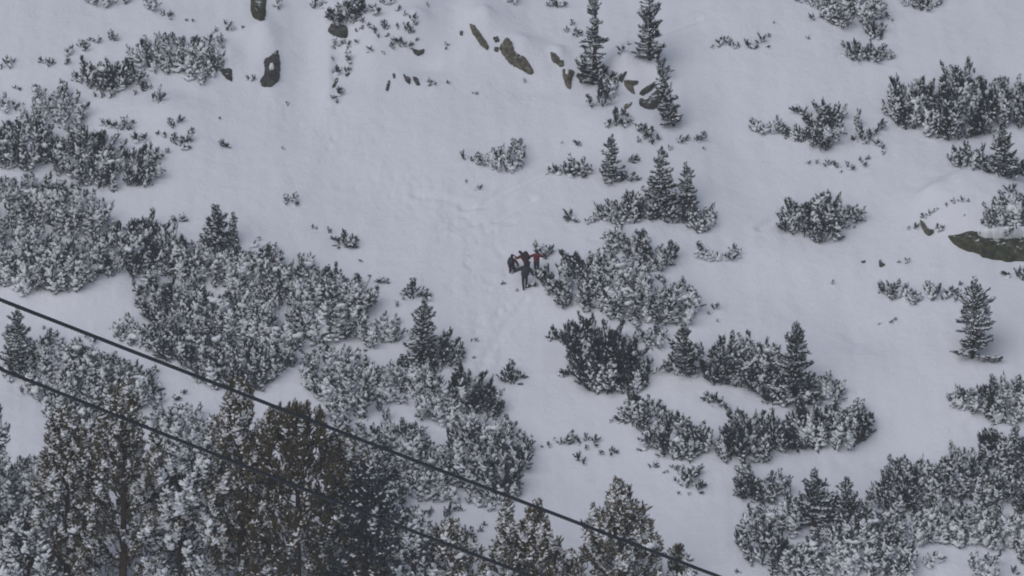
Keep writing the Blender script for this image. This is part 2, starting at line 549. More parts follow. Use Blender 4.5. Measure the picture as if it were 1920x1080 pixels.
def make_bough(L, seed, needle, level, droop, up_tufts=False, bark='bark', tuft_l=.28):
    """a side bough along +X: spruce (flat, hanging) or pine (turned-up ends)"""
    rng = random.Random(seed)
    mb, sb = MB(), MB()
    def ax(t):
        return Vector((L * t, .05 * math.sin(4 * t + seed) * L, L * (droop * t + (.30 if not up_tufts else .38) * t * t)))
    k = 4
    tube(mb, [ax(i / k) for i in range(k + 1)], [.03 * (1 - .7 * i / k) * (.5 + .5 * L) for i in range(k + 1)], 4, 1)
    n = max(3, int((9 if not up_tufts else 11) * L ** 1.25 + 2))
    ps = (.3, .65, .88, 1.0)[level]
    for i in range(n):
        t = (.18 if not up_tufts else .30) + (.82 if not up_tufts else .70) * ((i + .5) / n) ** .8
        side = 1 if i % 2 else -1
        w = (.34 if not up_tufts else .42) * L * (1.08 - t) * rng.uniform(.15, 1)
        a0 = ax(max(0, t - .15))
        p = ax(t) + Vector((0, side * w, rng.uniform(-.05, .05) * L + (.0 if not up_tufts else .12 * rng.random())))
        tube(mb, [a0, p], [.010, .007], 3, 1, cap=False)
        if up_tufts:
            d = Vector((.35 + .25 * rng.random(), side * .25 * rng.random(), .55 + .6 * rng.random()))
        else:
            d = Vector((1, side * .6, rng.uniform(-.15, .30)))
        l = tuft_l * rng.uniform(.8, 1.2)
        tuft(mb, p, d, l, rng, 0, nb=14, w=.046, core=.04)
        if rng.random() < ps:
            s = rng.uniform(.7, 1.3)
            dn = d.normalized()
            c = p + dn * l * rng.uniform(.2, .5) + Vector((0, 0, .045))
            drift(sb, c, (dn.x * 1.3, dn.y * 1.3, dn.z * .5), .12 * s, .075 * s, .048 * s, rng)
        if level >= 2 and rng.random() < .5:
            s = rng.uniform(.7, 1.2)
            drift(sb, ax(t) + Vector((0, side * w * .4, .05)), (1, 0, .1), .17 * s, .08 * s, .045 * s, rng)
    tuft(mb, ax(1) - Vector((.05, 0, 0)), ax(1) - ax(.8), tuft_l, rng, 0)
    if not sb.v:
        blob(sb, ax(.6), (.06, .05, .03), rng)
    return mb.mesh('tree_bough', [needle, M[bark]]), sb.mesh('bough_snow', [M['snow']])

UP = {}       # (needle, level) -> list of (height, branch mesh, snow mesh)
def uprights(nd, lv):
    if (nd, lv) not in UP:
        L = []
        for H, c in ((.38, 3), (.7, 3), (1.1, 4), (1.6, 4), (2.2, 3)):
            for k in range(c):
                s = hash((nd == 'green', lv, H, k)) % 9973 if False else int(H * 1000) * 7 + k * 131 + lv * 17 + len(nd)
                ol = nd == 'olive'
                b, sn = make_upright(H, s, M[nd], lv, straight=(k % 2 == 0), sk=.78 if ol else 1.0, dens=1.25 if ol else 1.0, tuft_l=.29 if ol else .34)
                L.append((H, b, sn, k % 2 == 0))
        UP[(nd, lv)] = L
    return UP[(nd, lv)]
BO = {}
def boughs(kind, lv):
    if (kind, lv) not in BO:
        L = []
        for H in (.3, .5, .8, 1.2, 1.7):
            for k in range(3):
                s = int(H * 1000) + k * 77 + lv * 13 + len(kind)
                if kind == 'spruce': b, sn = make_bough(H, s, M['spruce'], lv, -.30)
                elif kind == 'olive': b, sn = make_bough(H, s, M['olive'], lv, .10, True, 'bark_red', .32)
                else: b, sn = make_bough(H, s, M['green'], lv, .05, True, 'bark', .30)
                L.append((H, b, sn))
        BO[(kind, lv)] = L
    return BO[(kind, lv)]

def pick(lst, h, rng, straight=None):
    if straight is not None: lst = [l for l in lst if l[3] == straight] or lst
    d = sorted(set(l[0] for l in lst), key=lambda a: abs(math.log(a / h)))[0]
    return rng.choice([l for l in lst if l[0] == d])

def put(parent, proto, loc, rot, s, name='branch'):
    o = new_obj(name, proto[1], parent)
    o.matrix_local = Matrix.Translation(loc) @ rot @ Matrix.Diagonal((*s, 1))
    sn = new_obj('snow_load', proto[2], o)
    sn['kind'] = 'stuff'        # crumbs of snow too small to pick apart
    return o

def inside(poly, x, y):
    c = False; n = len(poly)
    for i in range(n):
        x0, y0 = poly[i]; x1, y1 = poly[(i + 1) % n]
        if (y0 > y) != (y1 > y) and x < (x1 - x0) * (y - y0) / (y1 - y0) + x0: c = not c
    return c

def up_room(poly, x, y):
    best = 1e9; n = len(poly)
    for i in range(n):
        x0, y0 = poly[i]; x1, y1 = poly[(i + 1) % n]
        if (x0 > x) != (x1 > x):
            yy = y0 + (y1 - y0) * (x - x0) / (x1 - x0)
            if yy < y: best = min(best, y - yy)
    return best if best < 1e9 else 0

def P(s):
    return [tuple(float(a) for a in q.split(',')) for q in s.split()]

def area(poly):
    return abs(sum(poly[i][0] * poly[(i + 1) % len(poly)][1] - poly[(i + 1) % len(poly)][0] * poly[i][1] for i in range(len(poly)))) / 2

_seed = [100]
PINES = 'low dwarf pines scattered over the snow slope'
def pine(label, poly, h=42, lv=2, dens=1.0, nd='green', cap=70, lean=.22, group=PINES, name='dwarf_pine'):
    """a low many-stemmed pine filling an area seen in the photograph"""
    _seed[0] += 1; rng = random.Random(_seed[0])
    poly = P(poly)
    xs_ = [p[0] for p in poly]; ys_ = [p[1] for p in poly]
    A = area(poly)
    n = int(min(cap, max(3, dens * A / (92 + h * 4.8))))
    cand = []
    tries = 0
    pts = []
    while len(pts) < n and tries < n * 60:
        best = None
        for _ in range(10):
            tries += 1
            x = rng.uniform(min(xs_), max(xs_)); y = rng.uniform(min(ys_), max(ys_))
            if not inside(poly, x, y): continue
            room = up_room(poly, x, y)
            if room < min(9, h * .3): continue
            dmin = min([((x - a) ** 2 + ((y - b) * 1.5) ** 2) for a, b, _c in pts] or [1e9])
            if best is None or dmin > best[0]: best = (dmin, x, y, room)
        if best: pts.append(best[1:])
    if not pts: pts = [(sum(xs_) / len(xs_), max(ys_), max(ys_) - min(ys_))]
    cx = sum(p[0] for p in pts) / len(pts); cy = sum(p[1] for p in pts) / len(pts)
    rx = max(8, (max(xs_) - min(xs_)) / 2)
    root = bpy.data.objects.new(name, None); C.objects.link(root)
    c = at1(cx, cy); root.location = c
    tag(root, label, 'dwarf pine', group)
    spire = [room < h * 1.1 and rng.random() < .20 or rng.random() < .07 for _x, _y, room in pts]
    rim = []
    if A > 900:
        for _ in range(int(max(3, n * .35))):
            k = rng.randrange(len(poly)); a, b = poly[k], poly[(k + 1) % len(poly)]
            t = rng.random(); u = a[0] + (b[0] - a[0]) * t; v = a[1] + (b[1] - a[1]) * t
            u += (cx - u) * .22; v += (cy - v) * .22 + min(6, h * .12)
            rim.append((u, v))
    pil = []
    if A > 2500 and lv >= 1:
        pil = [rng.choice(pts)[:2] for _ in range(int(A / 3600 * (.4 + .4 * lv)))]
    U = np.array([p[0] for p in pts] + [p[0] for p in rim] + [p[0] for p in pil]); V = np.array([p[1] for p in pts] + [p[1] for p in rim] + [p[1] for p in pil])
    gx, gy, gz = at(U, V)
    nz = perlin(U / 34.0 + 7, V / 26.0, 51) * 2.6 + np.array([rng.gauss(0, .35) for _ in U])
    for i, (u, v, room) in enumerate(pts):
        hp = min(h * rng.uniform(.6, 1.3), room * rng.uniform(.72, 1.05)) + 2
        if spire[i]: hp = hp * 1.2 + 4
        hm = hp * PX / .99
        q = pick(uprights(nd, int(max(0, min(3, round(lv + nz[i]))))), hm, rng, rng.random() < (.9 if lean <= .15 or spire[i] else .45))
        s = hm / q[0]
        fx = (u - cx) / rx
        tilt = Matrix.Rotation((lean + .12) * fx + rng.gauss(0, .16), 4, 'Y') @ Matrix.Rotation(rng.gauss(.10, .16), 4, 'X')
        rot = tilt @ Matrix.Rotation(rng.uniform(0, 6.28), 4, 'Z')
        k = rng.uniform(.85, 1.10) * (.70 if spire[i] else 1)
        put(root, q, Vector((gx[i], gy[i], gz[i] - .04)) - c, rot, (k * max(s, .8) ** .6 * s ** .4, k * s, s))
    for j, (u, v) in enumerate(rim):
        i = len(pts) + j
        L = min(1.3, max(.35, h * PX * rng.uniform(.35, .75)))
        q = pick(boughs('mugo', int(max(0, min(3, round(lv + nz[i]))))), L, rng)
        s = L / q[0]
        ang = math.atan2(rng.gauss(-.3, .6), (u - cx) / rx + rng.gauss(0, .35))
        rot = Matrix.Rotation(ang, 4, 'Z') @ Matrix.Rotation(-rng.uniform(.15, .75), 4, 'Y')
        put(root, q, Vector((gx[i], gy[i], gz[i] + .03)) - c, rot, (s, s, s))
    for j, (u, v) in enumerate(pil):
        i = len(pts) + len(rim) + j
        pb = MB()
        for _ in range(3):
            drift(pb, (rng.uniform(-.2, .2), rng.uniform(-.15, .15), rng.uniform(-.04, .04)), (1, rng.uniform(-.5, .5), 0), rng.uniform(.16, .30), rng.uniform(.16, .26), rng.uniform(.12, .20), rng, jit=.32)
        o = new_obj('snow_pillow', pb.mesh('snow_pillow', [M['snow']]), root)
        hh = min(h, up_room(poly, u, v)) * PX * rng.uniform(.55, .9)
        o.location = Vector((gx[i], gy[i] - .15, gz[i] + hh)) - c
    return root

def tips(label, pts, lv=1, nd='green', group=PINES, name='dwarf_pine', cat='dwarf pine'):
    """ends of buried stems poking out of the snow: (u, v foot, height px, lean deg)"""
    _seed[0] += 1; rng = random.Random(_seed[0])
    pts = [tuple(p) + (0,) * (4 - len(p)) for p in pts]
    root = bpy.data.objects.new(name, None); C.objects.link(root)
    cx = sum(p[0] for p in pts) / len(pts); cy = sum(p[1] for p in pts) / len(pts)
    c = at1(cx, cy); root.location = c
    tag(root, label, cat, group)
    pr = uprights(nd, max(0, lv - 1))
    for u, v, h, ln in pts:
        g = at1(u, v)
        hm = h * PX
        q = pick(pr, hm, rng); s = hm / q[0]
        rot = Matrix.Rotation(R(ln) + rng.gauss(0, .08), 4, 'Y') @ Matrix.Rotation(rng.gauss(.05, .1), 4, 'X') @ Matrix.Rotation(rng.uniform(0, 6.28), 4, 'Z')
        put(root, q, g - c - Vector((0, 0, .05)), rot, (s, s, s))
    return root

def trunk_mesh(H, r, rng, bark):
    mb = MB()
    k = 9
    bx, by = rng.uniform(-.05, .05), rng.uniform(-.05, .05)
    pts = [Vector((math.sin(3.1 * i / k + bx * 9) * .03 * H ** .5, math.cos(2.6 * i / k) * .02 * H ** .5, H * i / k - (.4 if i == 0 else 0))) for i in range(k + 1)]
    tube(mb, pts, [r * (1 - .92 * (i / k)) + .008 for i in range(k + 1)], 7, 0)
    return mb.mesh('tree_trunk', [M[bark]]), pts

def spruce(label, u, v, h, w, lv=2, sparse=1.0, lo=.03, cap=130, group='small spruces growing out of the snow', skew=0.0):
    """u, v foot; h height and w width in photograph pixels"""
    _seed[0] += 1; rng = random.Random(_seed[0])
    c = at1(u, v)
    root = bpy.data.objects.new('spruce_tree', None); C.objects.link(root)
    root.location = c
    root.rotation_euler = (rng.gauss(0, .02), rng.gauss(0, .03) + skew, 0)
    tag(root, label, 'spruce', group)
    H = h * PX / .99; W = w * PX / 2
    tm, pts = trunk_mesh(H, .025 + .022 * H, rng, 'bark')
    new_obj('trunk', tm, root)
    pr = boughs('spruce', min(3, lv + 1))
    n = int(min(cap, sparse * (22 + 22 * H)))
    a0 = rng.uniform(0, 6.28)
    for i in range(n):
        t = lo + (.97 - lo) * (i + rng.random() * .6) / n
        L = max(.14, W * (1.06 - t) ** .72 * rng.uniform(.3, 1.15) * (1 + .28 * math.sin(t * 19 + u) + .15 * math.sin(t * 41 + v)))
        if rng.random() < .16: continue
        if t < .12: L *= 1.05
        ang = i * 2.4 + rng.uniform(-.4, .4)
        L *= 1 + .16 * math.sin(ang + a0) + .16 * math.sin(2 * ang + 9 * t + a0)
        L = min(L, W * 1.1 + .05)
        q = pick(boughs('mugo', lv) if rng.random() < .4 else pr, L, rng)
        rot = Matrix.Rotation(ang, 4, 'Z') @ Matrix.Rotation(-(.75 * t ** 2 - .05) + rng.gauss(0, .17), 4, 'Y')
        s = L / q[0]
        put(root, q, Vector((0, 0, H * t)), rot, (s, max(s, .85), max(s, .85)), 'bough')
    q = pick(uprights('green', 1), .38, rng)
    put(root, q, Vector((0, 0, H - .30)), Matrix.Identity(4), (.55, .55, 1), 'leader')
    return root

def big_pine(label, u, v, h, w, nd='olive', lv=1, lo=.15, cap=150, dens=1.0, shape=.55, group='tall pines standing at the foot of the picture', gap=0.0):
    """a tall pine: trunk, rising limbs, and upturned needle-bearing branches all over its crown"""
    _seed[0] += 1; rng = random.Random(_seed[0])
    c = at1(u, v)
    root = bpy.data.objects.new('pine_tree', None); C.objects.link(root)
    root.location = c
    tag(root, label, 'pine tree', group)
    H = h * PX / .99; W = w * PX / 2
    tm, pts = trunk_mesh(H * .97, .05 + .017 * H, rng, 'bark_red' if nd == 'olive' else 'bark')
    new_obj('trunk', tm, root)
    pr = uprights(nd, lv); bo = boughs(nd, lv)
    prof = lambda t: min(1.0, (max(0, 1 - t) / .55) ** shape) * (1 - .25 * max(0, .3 - t))
    n = int(min(cap, dens * (3.2 * H * W + 10)))
    for i in range(n):
        t = lo + (.96 - lo) * ((i + rng.random()) / n) ** .92
        ang = i * 2.39996 + rng.uniform(-.5, .5)
        da = abs((ang + math.pi / 2 + math.pi) % (2 * math.pi) - math.pi)
        if da < gap and t < .72: continue
        lump = 1 + .30 * math.sin(t * 17 + 1.3 * ang + u) + .16 * math.sin(t * 37 + 2 * ang + u)
        r = W * prof(t) * lump * rng.uniform(.45, 1.0) ** .6
        hh = rng.uniform(.7, 1.15) * (.62 + .5 * min(1, W / 2.5))
        l2 = lv + (1 if math.sin(t * 21 + 1.7 * ang + v) + rng.gauss(0, .6) > (.1 if lv else .9) else 0)
        q = pick(uprights(nd, min(3, l2)), hh, rng); s = hh / q[0]
        base = Vector((math.cos(ang) * max(0, r - .15), math.sin(ang) * max(0, r - .15), H * t - .45 * hh))
        tilt = .55 * (r / max(W, .01)) * (1.15 - .5 * t) + rng.gauss(0, .12)
        rot = Matrix.Rotation(ang, 4, 'Z') @ Matrix.Rotation(tilt, 4, 'Y') @ Matrix.Rotation(rng.uniform(0, 6.28), 4, 'Z')
        put(root, q, base, rot, (s * 1.05, s * 1.05, s))
    for i in range(int(2.2 * H)):
        t = lo + (.92 - lo) * (i + rng.random()) / (2.2 * H)
        L = max(.4, W * prof(t) * rng.uniform(.7, 1.0))
        q = pick(bo, min(L, 1.7), rng)
        s = L / q[0]
        rot = Matrix.Rotation(i * 2.4 + rng.uniform(-.4, .4), 4, 'Z') @ Matrix.Rotation(-.1 - .5 * t * t + rng.gauss(0, .1), 4, 'Y')
        put(root, q, Vector((0, 0, H * t * .97)), rot, (s, min(1.3, max(s, .8)), min(1.2, max(s, .8))), 'bough')
    q = pick(pr, 1.1, rng)
    put(root, q, Vector((0, 0, H - 1.0)), Matrix.Identity(4), (.85, .85, 1), 'leader')
    return root

# ------------------------------------------------------------------ rocks
def inflate(poly, bulge, rng, facets=7, smooth=False, step=None, rough=.05, sink=-.05, tilt=55, name='rock_body', m='rock_dark', power=.5):
    """a lump of rock (or of snow) standing out of the slope: its seen outline is POLY, its body is
    BULGE metres thick towards the valley and is closed behind, inside the hill"""
    xs_ = [p[0] for p in poly]; ys_ = [p[1] for p in poly]
    w = max(max(xs_) - min(xs_), max(ys_) - min(ys_))
    step = step or max(1.6, w / 26)
    rim = []
    for i in range(len(poly)):
        a, b = poly[i], poly[(i + 1) % len(poly)]
        k = max(1, int(math.hypot(b[0] - a[0], b[1] - a[1]) / step))
        for j in range(k):
            t = j / k
            q = (a[0] + (b[0] - a[0]) * t, a[1] + (b[1] - a[1]) * t)
            rim.append((q[0] + rng.uniform(-.5, .5) * step, q[1] + rng.uniform(-.5, .5) * step) if j else q)
    nr = len(rim)
    pts = list(rim)
    y = min(ys_) + step * .5
    while y < max(ys_):
        x = min(xs_) + step * .5
        while x < max(xs_):
            q = (x + rng.uniform(-.3, .3) * step, y + rng.uniform(-.3, .3) * step)
            if inside(poly, *q) and min((q[0] - r[0]) ** 2 + (q[1] - r[1]) ** 2 for r in rim) > (step * .55) ** 2:
                pts.append(q)
            x += step
        y += step
    edges = [(i, (i + 1) % nr) for i in range(nr)]
    v2, e2, f2, *_ = geometry.delaunay_2d_cdt([Vector(p) for p in pts], edges, [list(range(nr))], 1, 1e-4)
    v2 = [(p.x, p.y) for p in v2]
    gx, gy, gz = at(np.array([p[0] for p in v2]), np.array([p[1] for p in v2]))
    nrm = Vector((0, -math.sin(R(tilt)), math.cos(R(tilt))))
    A = [(rng.uniform(min(xs_), max(xs_)), rng.uniform(min(ys_), max(ys_)), rng.uniform(-2.2, 2.2), rng.uniform(-2.2, 2.2), rng.uniform(.45, 1.0)) for _ in range(facets)]
    big = max(1.0, w * .28)
    front, back = [], []
    seed = rng.randrange(1000)
    no = perlin(gx * 2.3, gz * 3.1, seed) + .5 * perlin(gx * 6, gz * 7, seed + 1)
    for i, p in enumerate(v2):
        dmin = math.sqrt(min(((p[0] - a[0]) * (b[0] - a[0]) + (p[1] - a[1]) * (b[1] - a[1])) and 0 or (p[0] - a[0]) ** 2 + (p[1] - a[1]) ** 2 for a, b in [(rim[k], rim[k]) for k in range(nr)]))
        e = min(1.0, dmin / (big * .6)) ** power
        if facets:
            f = min(a[4] + (a[2] * (p[0] - a[0]) + a[3] * (p[1] - a[1])) / w * 1.3 for a in A)
            f = max(.30, min(1.0, f + .45))
        else:
            f = 1.0
        off = -sink + (bulge + sink) * (e * f) + float(no[i]) * rough * (1 if e > .05 else 0) * 3
        g = Vector((float(gx[i]), float(gy[i]), float(gz[i])))
        front.append(g + nrm * off)
        back.append(g - nrm * (.5 + .5 * e) - Vector((0, 0, .05)))
    mb = MB()
    nv = len(front)
    fs = [tuple(f)[::-1] for f in f2]
    # keep faces looking down the valley
    a, b, c = (front[k] for k in fs[0][:3])
    if (b - a).cross(c - a).dot(nrm) < 0: fs = [f[::-1] for f in fs]
    mb.add(front, fs, 0, smooth)
    n0 = len(mb.v)
    mb.v.extend(back)
    for f in fs:
        mb.f.append(tuple(k + n0 for k in f[::-1])); mb.m.append(0); mb.sm.append(smooth)
    cnt = {}
    for f in fs:
        for k in range(len(f)):
            e = (f[k], f[(k + 1) % len(f)]); cnt[e] = cnt.get(e, 0) + 1
    for (p, q) in list(cnt):
        if (q, p) not in cnt:
            mb.f.append((q, p, p + n0, q + n0)); mb.m.append(0); mb.sm.append(False)
    cen = sum(front, Vector()) / nv
    mb.v = [p - cen for p in mb.v]
    return mb.mesh(name, [M[m]]), cen

def chaikin(p):
    out = []
    for a, b in zip(p, p[1:] + p[:1]):
        out += [(a[0] * .86 + b[0] * .14, a[1] * .86 + b[1] * .14), (a[0] * .14 + b[0] * .86, a[1] * .14 + b[1] * .86)]
    return out

def rock(label, poly, bulge=.3, m='rock_dark', facets=6, cap=None, name='rock', group='rocks breaking through the snow', rough=.035):
    _seed[0] += 1; rng = random.Random(_seed[0])
    pp = P(poly)
    pp = chaikin(pp)
    me_, c = inflate(pp, bulge, rng, facets, m=m, rough=rough)
    o = new_obj(name, me_); o.location = c
    tag(o, label, 'rock', group)
    if cap:
        for cp_ in (cap if isinstance(cap, list) else [cap]):
            cm, cc = inflate(P(cp_), bulge + .22, rng, 0, True, rough=.02, name='snow_cap', m='snow', sink=.25, tilt=40)
            s = new_obj('snow_cap', cm, o); s.location = cc - c
    return o

# ------------------------------------------------------------------ people
def skin(name, chains, mat_, sub=1):
    """grow one smooth surface over a skeleton. CHAINS: lists of (point or index, radius); a chain starting with an
    integer continues from that vertex"""
    vs_, es, rs, roots = [], [], [], []
    for ch in chains:
        prev = None
        for it in ch:
            if isinstance(it, int):
                prev = it; continue
            p, r = it
            vs_.append(p); rs.append(r if isinstance(r, tuple) else (r, r))
            i = len(vs_) - 1
            if prev is not None: es.append((prev, i))
            else: roots.append(i)
            prev = i
    me_ = bpy.data.meshes.new(name)
    me_.from_pydata(vs_, es, [])
    o = bpy.data.objects.new(name, me_); C.objects.link(o)
    sk = o.modifiers.new('skin', 'SKIN'); sk.use_smooth_shade = True
    if not me_.skin_vertices: me_.attributes
    lay = me_.skin_vertices[0].data
    for i, r in enumerate(rs):
        lay[i].radius = r
        lay[i].use_root = i in roots
    sb_ = o.modifiers.new('sub', 'SUBSURF'); sb_.levels = sub; sb_.render_levels = sub
    dg = bpy.context.evaluated_depsgraph_get(); dg.update()
    out = bpy.data.meshes.new_from_object(o.evaluated_get(dg))
    out.name = name
    bpy.data.objects.remove(o)
    out.materials.clear(); out.materials.append(M[mat_])
    for p in out.polygons: p.use_smooth = True
    return out

def person(label, u, v, J, wear, yaw=0.0, pack=None, hat='black', sc=1.0, bulk=1.0):
    """J: joints in metres, x right, y away up the slope, z up; feet near z = 0"""
    g = at1(u, v)
    root = bpy.data.objects.new('person', None); C.objects.link(root)
    root.location = g; root.rotation_euler = (0, 0, R(yaw)); root.scale = (sc,) * 3
    tag(root, label, 'person', 'people in winter clothing gathered on the slope')
    V3 = lambda k: Vector(J[k])
    pel, ch, nk, hd = V3('pelvis'), V3('chest'), V3('neck'), V3('head')
    fwd = Vector(J.get('fwd', (0, 1, 0))).normalized()
    # the body: one continuous surface, fingers included
    C0 = [[(pel, .125), (pel.lerp(ch, .5), (.125, .105)), (ch, (.165, .12)), (nk, .055), (hd - (hd - nk) * .25, .075), (hd + (hd - nk) * .30, .088), (hd + (hd - nk) * .9, .055)]]
    # indices: pel 0, waist 1, chest 2, neck 3, jaw 4, skull 5, crown 6
    n = 7
    for s in ('l', 'r'):
        sh, el, wr, hn = V3(s + 'sh'), V3(s + 'el'), V3(s + 'wr'), V3(s + 'ha')
        C0.append([2, (sh, .062), (el, .045), (wr, .030), (wr.lerp(hn, .7), (.038, .022))])
        palm = n + 3; n += 4
        d = (hn - wr).normalized(); a = d.cross(Vector((0, 0, 1)))
        a = (a if a.length > .1 else Vector((1, 0, 0))).normalized(); b = d.cross(a)
        for i, L in enumerate((.068, .078, .072, .056)):
            o = a * (.030 - .020 * i)
            p0 = wr.lerp(hn, .95) + o
            C0.append([palm, (p0, .010), (p0 + d * L * .55 + b * .008, .009), (p0 + d * L * .85 + b * .030, .007)]); n += 3
        p0 = wr.lerp(hn, .45) + a * .042
        C0.append([palm - 1, (p0, .012), (p0 + a * .022 + d * .035, .009)]); n += 2
    for s in ('l', 'r'):
        hp, kn, an, to = V3(s + 'hp'), V3(s + 'kn'), V3(s + 'an'), V3(s + 'to')
        C0.append([0, (hp, .092), (kn, .060), (an, .040), (to, .034)])
    body = new_obj('body', skin('body', C0, 'skin', 1), root)
    # face
    up = (hd - nk).normalized(); side = fwd.cross(up).normalized()
    fc = hd + up * .02 + fwd * .085
    mb = MB()
    mb.add([fc + up * .025, fc - up * .03 + side * .014, fc - up * .03 - side * .014, fc - up * .025 + fwd * .024], [(0, 1, 3), (0, 3, 2), (1, 2, 3)])
    new_obj('nose', mb.mesh('nose', [M['skin']]), body)
    for s in (-1, 1):
        mb = MB()
        e = hd + up * .02 + side * .086 * s
        mb.add([e + up * .03, e - up * .03, e - fwd * .02, e + side * .014 * s - fwd * .012], [(0, 1, 3), (1, 2, 3), (2, 0, 3), (0, 2, 1)])
        new_obj('ear', mb.mesh('ear', [M['skin']]), body)
    # clothes
    jc = [[(pel - up * .14, (.20, .17)), (pel.lerp(ch, .4), (.205, .17)), (ch, (.235, .18)), (nk - up * .01, .085)]]
    for s in ('l', 'r'):
        sh, el, wr = V3(s + 'sh'), V3(s + 'el'), V3(s + 'wr')
        jc.append([2, (sh, .105), (el, .088), (wr, .062)])
    jc = [[it if isinstance(it, int) else (it[0], tuple(q * bulk for q in it[1]) if isinstance(it[1], tuple) else it[1] * bulk) for it in c_] for c_ in jc]
    new_obj('jacket', skin('jacket', jc, wear[0], 1), root)
    tc = [[(pel, .150)]]
    for s in ('l', 'r'):
        hp, kn, an = V3(s + 'hp'), V3(s + 'kn'), V3(s + 'an')
        tc.append([0, (hp, .112), (kn, .082), (an + (kn - an) * .15, .070)])
    new_obj('trousers', skin('trousers', tc, wear[1], 1), root)
    for s in ('l', 'r'):
        an, to, kn = V3(s + 'an'), V3(s + 'to'), V3(s + 'kn')
        new_obj('boot', skin('boot', [[(an + (kn - an) * .28, .058), (an, .062), (an.lerp(to, .5), .054), (to, .050)]], 'boot', 1), root)
        wr, hn = V3(s + 'wr'), V3(s + 'ha')
        gc = [[(wr, .044), (wr.lerp(hn, .6), (.052, .034)), (hn, (.042, .026))]]
        d = (hn - wr).normalized(); a = d.cross(Vector((0, 0, 1)))
        a = (a if a.length > .1 else Vector((1, 0, 0))).normalized(); b = d.cross(a)
        for i, L in enumerate((.075, .085, .078, .062)):
            p0 = wr.lerp(hn, .95) + a * (.030 - .020 * i)
            gc.append([2, (p0, .014), (p0 + d * L * .55 + b * .008, .013), (p0 + d * L * .90 + b * .032, .011)])
        p0 = wr.lerp(hn, .45) + a * .042
        gc.append([1, (p0, .017), (p0 + a * .024 + d * .04, .014)])
        new_obj('glove', skin('glove', gc, 'black', 1), root)
    new_obj('hat', skin('hat', [[(hd + up * .03, .112), (hd + up * .09, .108), (hd + up * .14, .060)]], hat, 1), root)
    new_obj('hood', skin('hood', [[(nk - fwd * .03, .09), (hd - fwd * .035, .115), (hd - fwd * .02 + up * .10, .085)]], 'black' if wear[0] != 'navy' else 'navy', 1), root)
    if pack:
        pm, off, tilt = pack
        pb = MB()
        bx_, by_, bz_ = .17, .12, .27
        cs = []
        for z, k in ((-1, .85), (-.6, 1), (.5, 1), (.9, .85), (1.05, .45)):
            for a in range(8):
                t = 2 * math.pi * (a + .5) / 8
                cs.append(Vector((math.copysign(abs(math.cos(t)) ** .6, math.cos(t)) * bx_ * k, math.copysign(abs(math.sin(t)) ** .6, math.sin(t)) * by_ * k, bz_ * z)))
        fs = [(i * 8 + j, i * 8 + (j + 1) % 8, (i + 1) * 8 + (j + 1) % 8, (i + 1) * 8 + j) for i in range(4) for j in range(8)] + [tuple(range(8))[::-1], tuple(32 + j for j in range(8))]
        rot = (ch - pel).normalized().to_track_quat('Z', 'Y').to_matrix().to_4x4() if (ch - pel).length > .01 else Matrix.Identity(4)
        pc = pel.lerp(ch, .72) + Vector(off)
        pb.add([pc + rot.to_3x3() @ q for q in cs], fs, 0, True)
        bp_ = new_obj('backpack', pb.mesh('backpack', [M[pm]]), root)
        st = MB()
        for s in ('l', 'r'):
            sh = V3(s + 'sh').lerp(ch, .35)
            tube(st, [pc + up * .18, sh + up * .13, sh - Vector(off).normalized() * .16 - up * .02, pc - up * .2 - Vector(off) * .3], [.02] * 4, 4)
        new_obj('shoulder_strap', st.mesh('shoulder_strap', [M['black']]), bp_)
    return root

def stand(w=.2, lean=(0, 0), arms=None, crouch=0.0, head=(0, 0), step=(.0, .0), leg=1.0):
    """a joint table; lean moves the chest, crouch lowers the hips, step offsets the feet along y"""
    ph = (.92 - crouch) * leg
    lx, ly = lean
    J = dict(pelvis=(0, 0, ph), chest=(lx * .8, ly * .8, ph + .40 - abs(ly) * .3), neck=(lx, ly, ph + .58 - abs(ly) * .35 - abs(lx) * .2))
    nk = Vector(J['neck'])
    J['head'] = (nk.x + head[0] + lx * .2, nk.y + head[1] + ly * .2, nk.z + .135)
    for s, k in (('l', -1), ('r', 1)):
        st = step[0] if s == 'l' else step[1]
        J[s + 'hp'] = (k * .10, 0, ph - .04)
        # the foot follows the slope
        J[s + 'an'] = (k * w * .6, st, .09 + st * SLOPE)
        J[s + 'kn'] = (k * (w * .6 + .03), st * .5 + .02 + crouch * .55, (ph + .09 + st * SLOPE) * .52)
        J[s + 'to'] = (k * (w * .65), st + .16, .06 + (st + .16) * SLOPE * .7)
        J[s + 'sh'] = (J['chest'][0] + k * .19, J['chest'][1], J['chest'][2] + .08)
        a = arms[s] if arms else (k * .12, .05, -.5, k * .05, .15, -.75)
        sh = Vector(J[s + 'sh'])
        J[s + 'el'] = tuple(sh + Vector(a[0:3]))
        J[s + 'wr'] = tuple(sh + Vector(a[3:6]))
        d = (Vector(J[s + 'wr']) - Vector(J[s + 'el'])).normalized()
        J[s + 'ha'] = tuple(Vector(J[s + 'wr']) + d * .10)
    return J

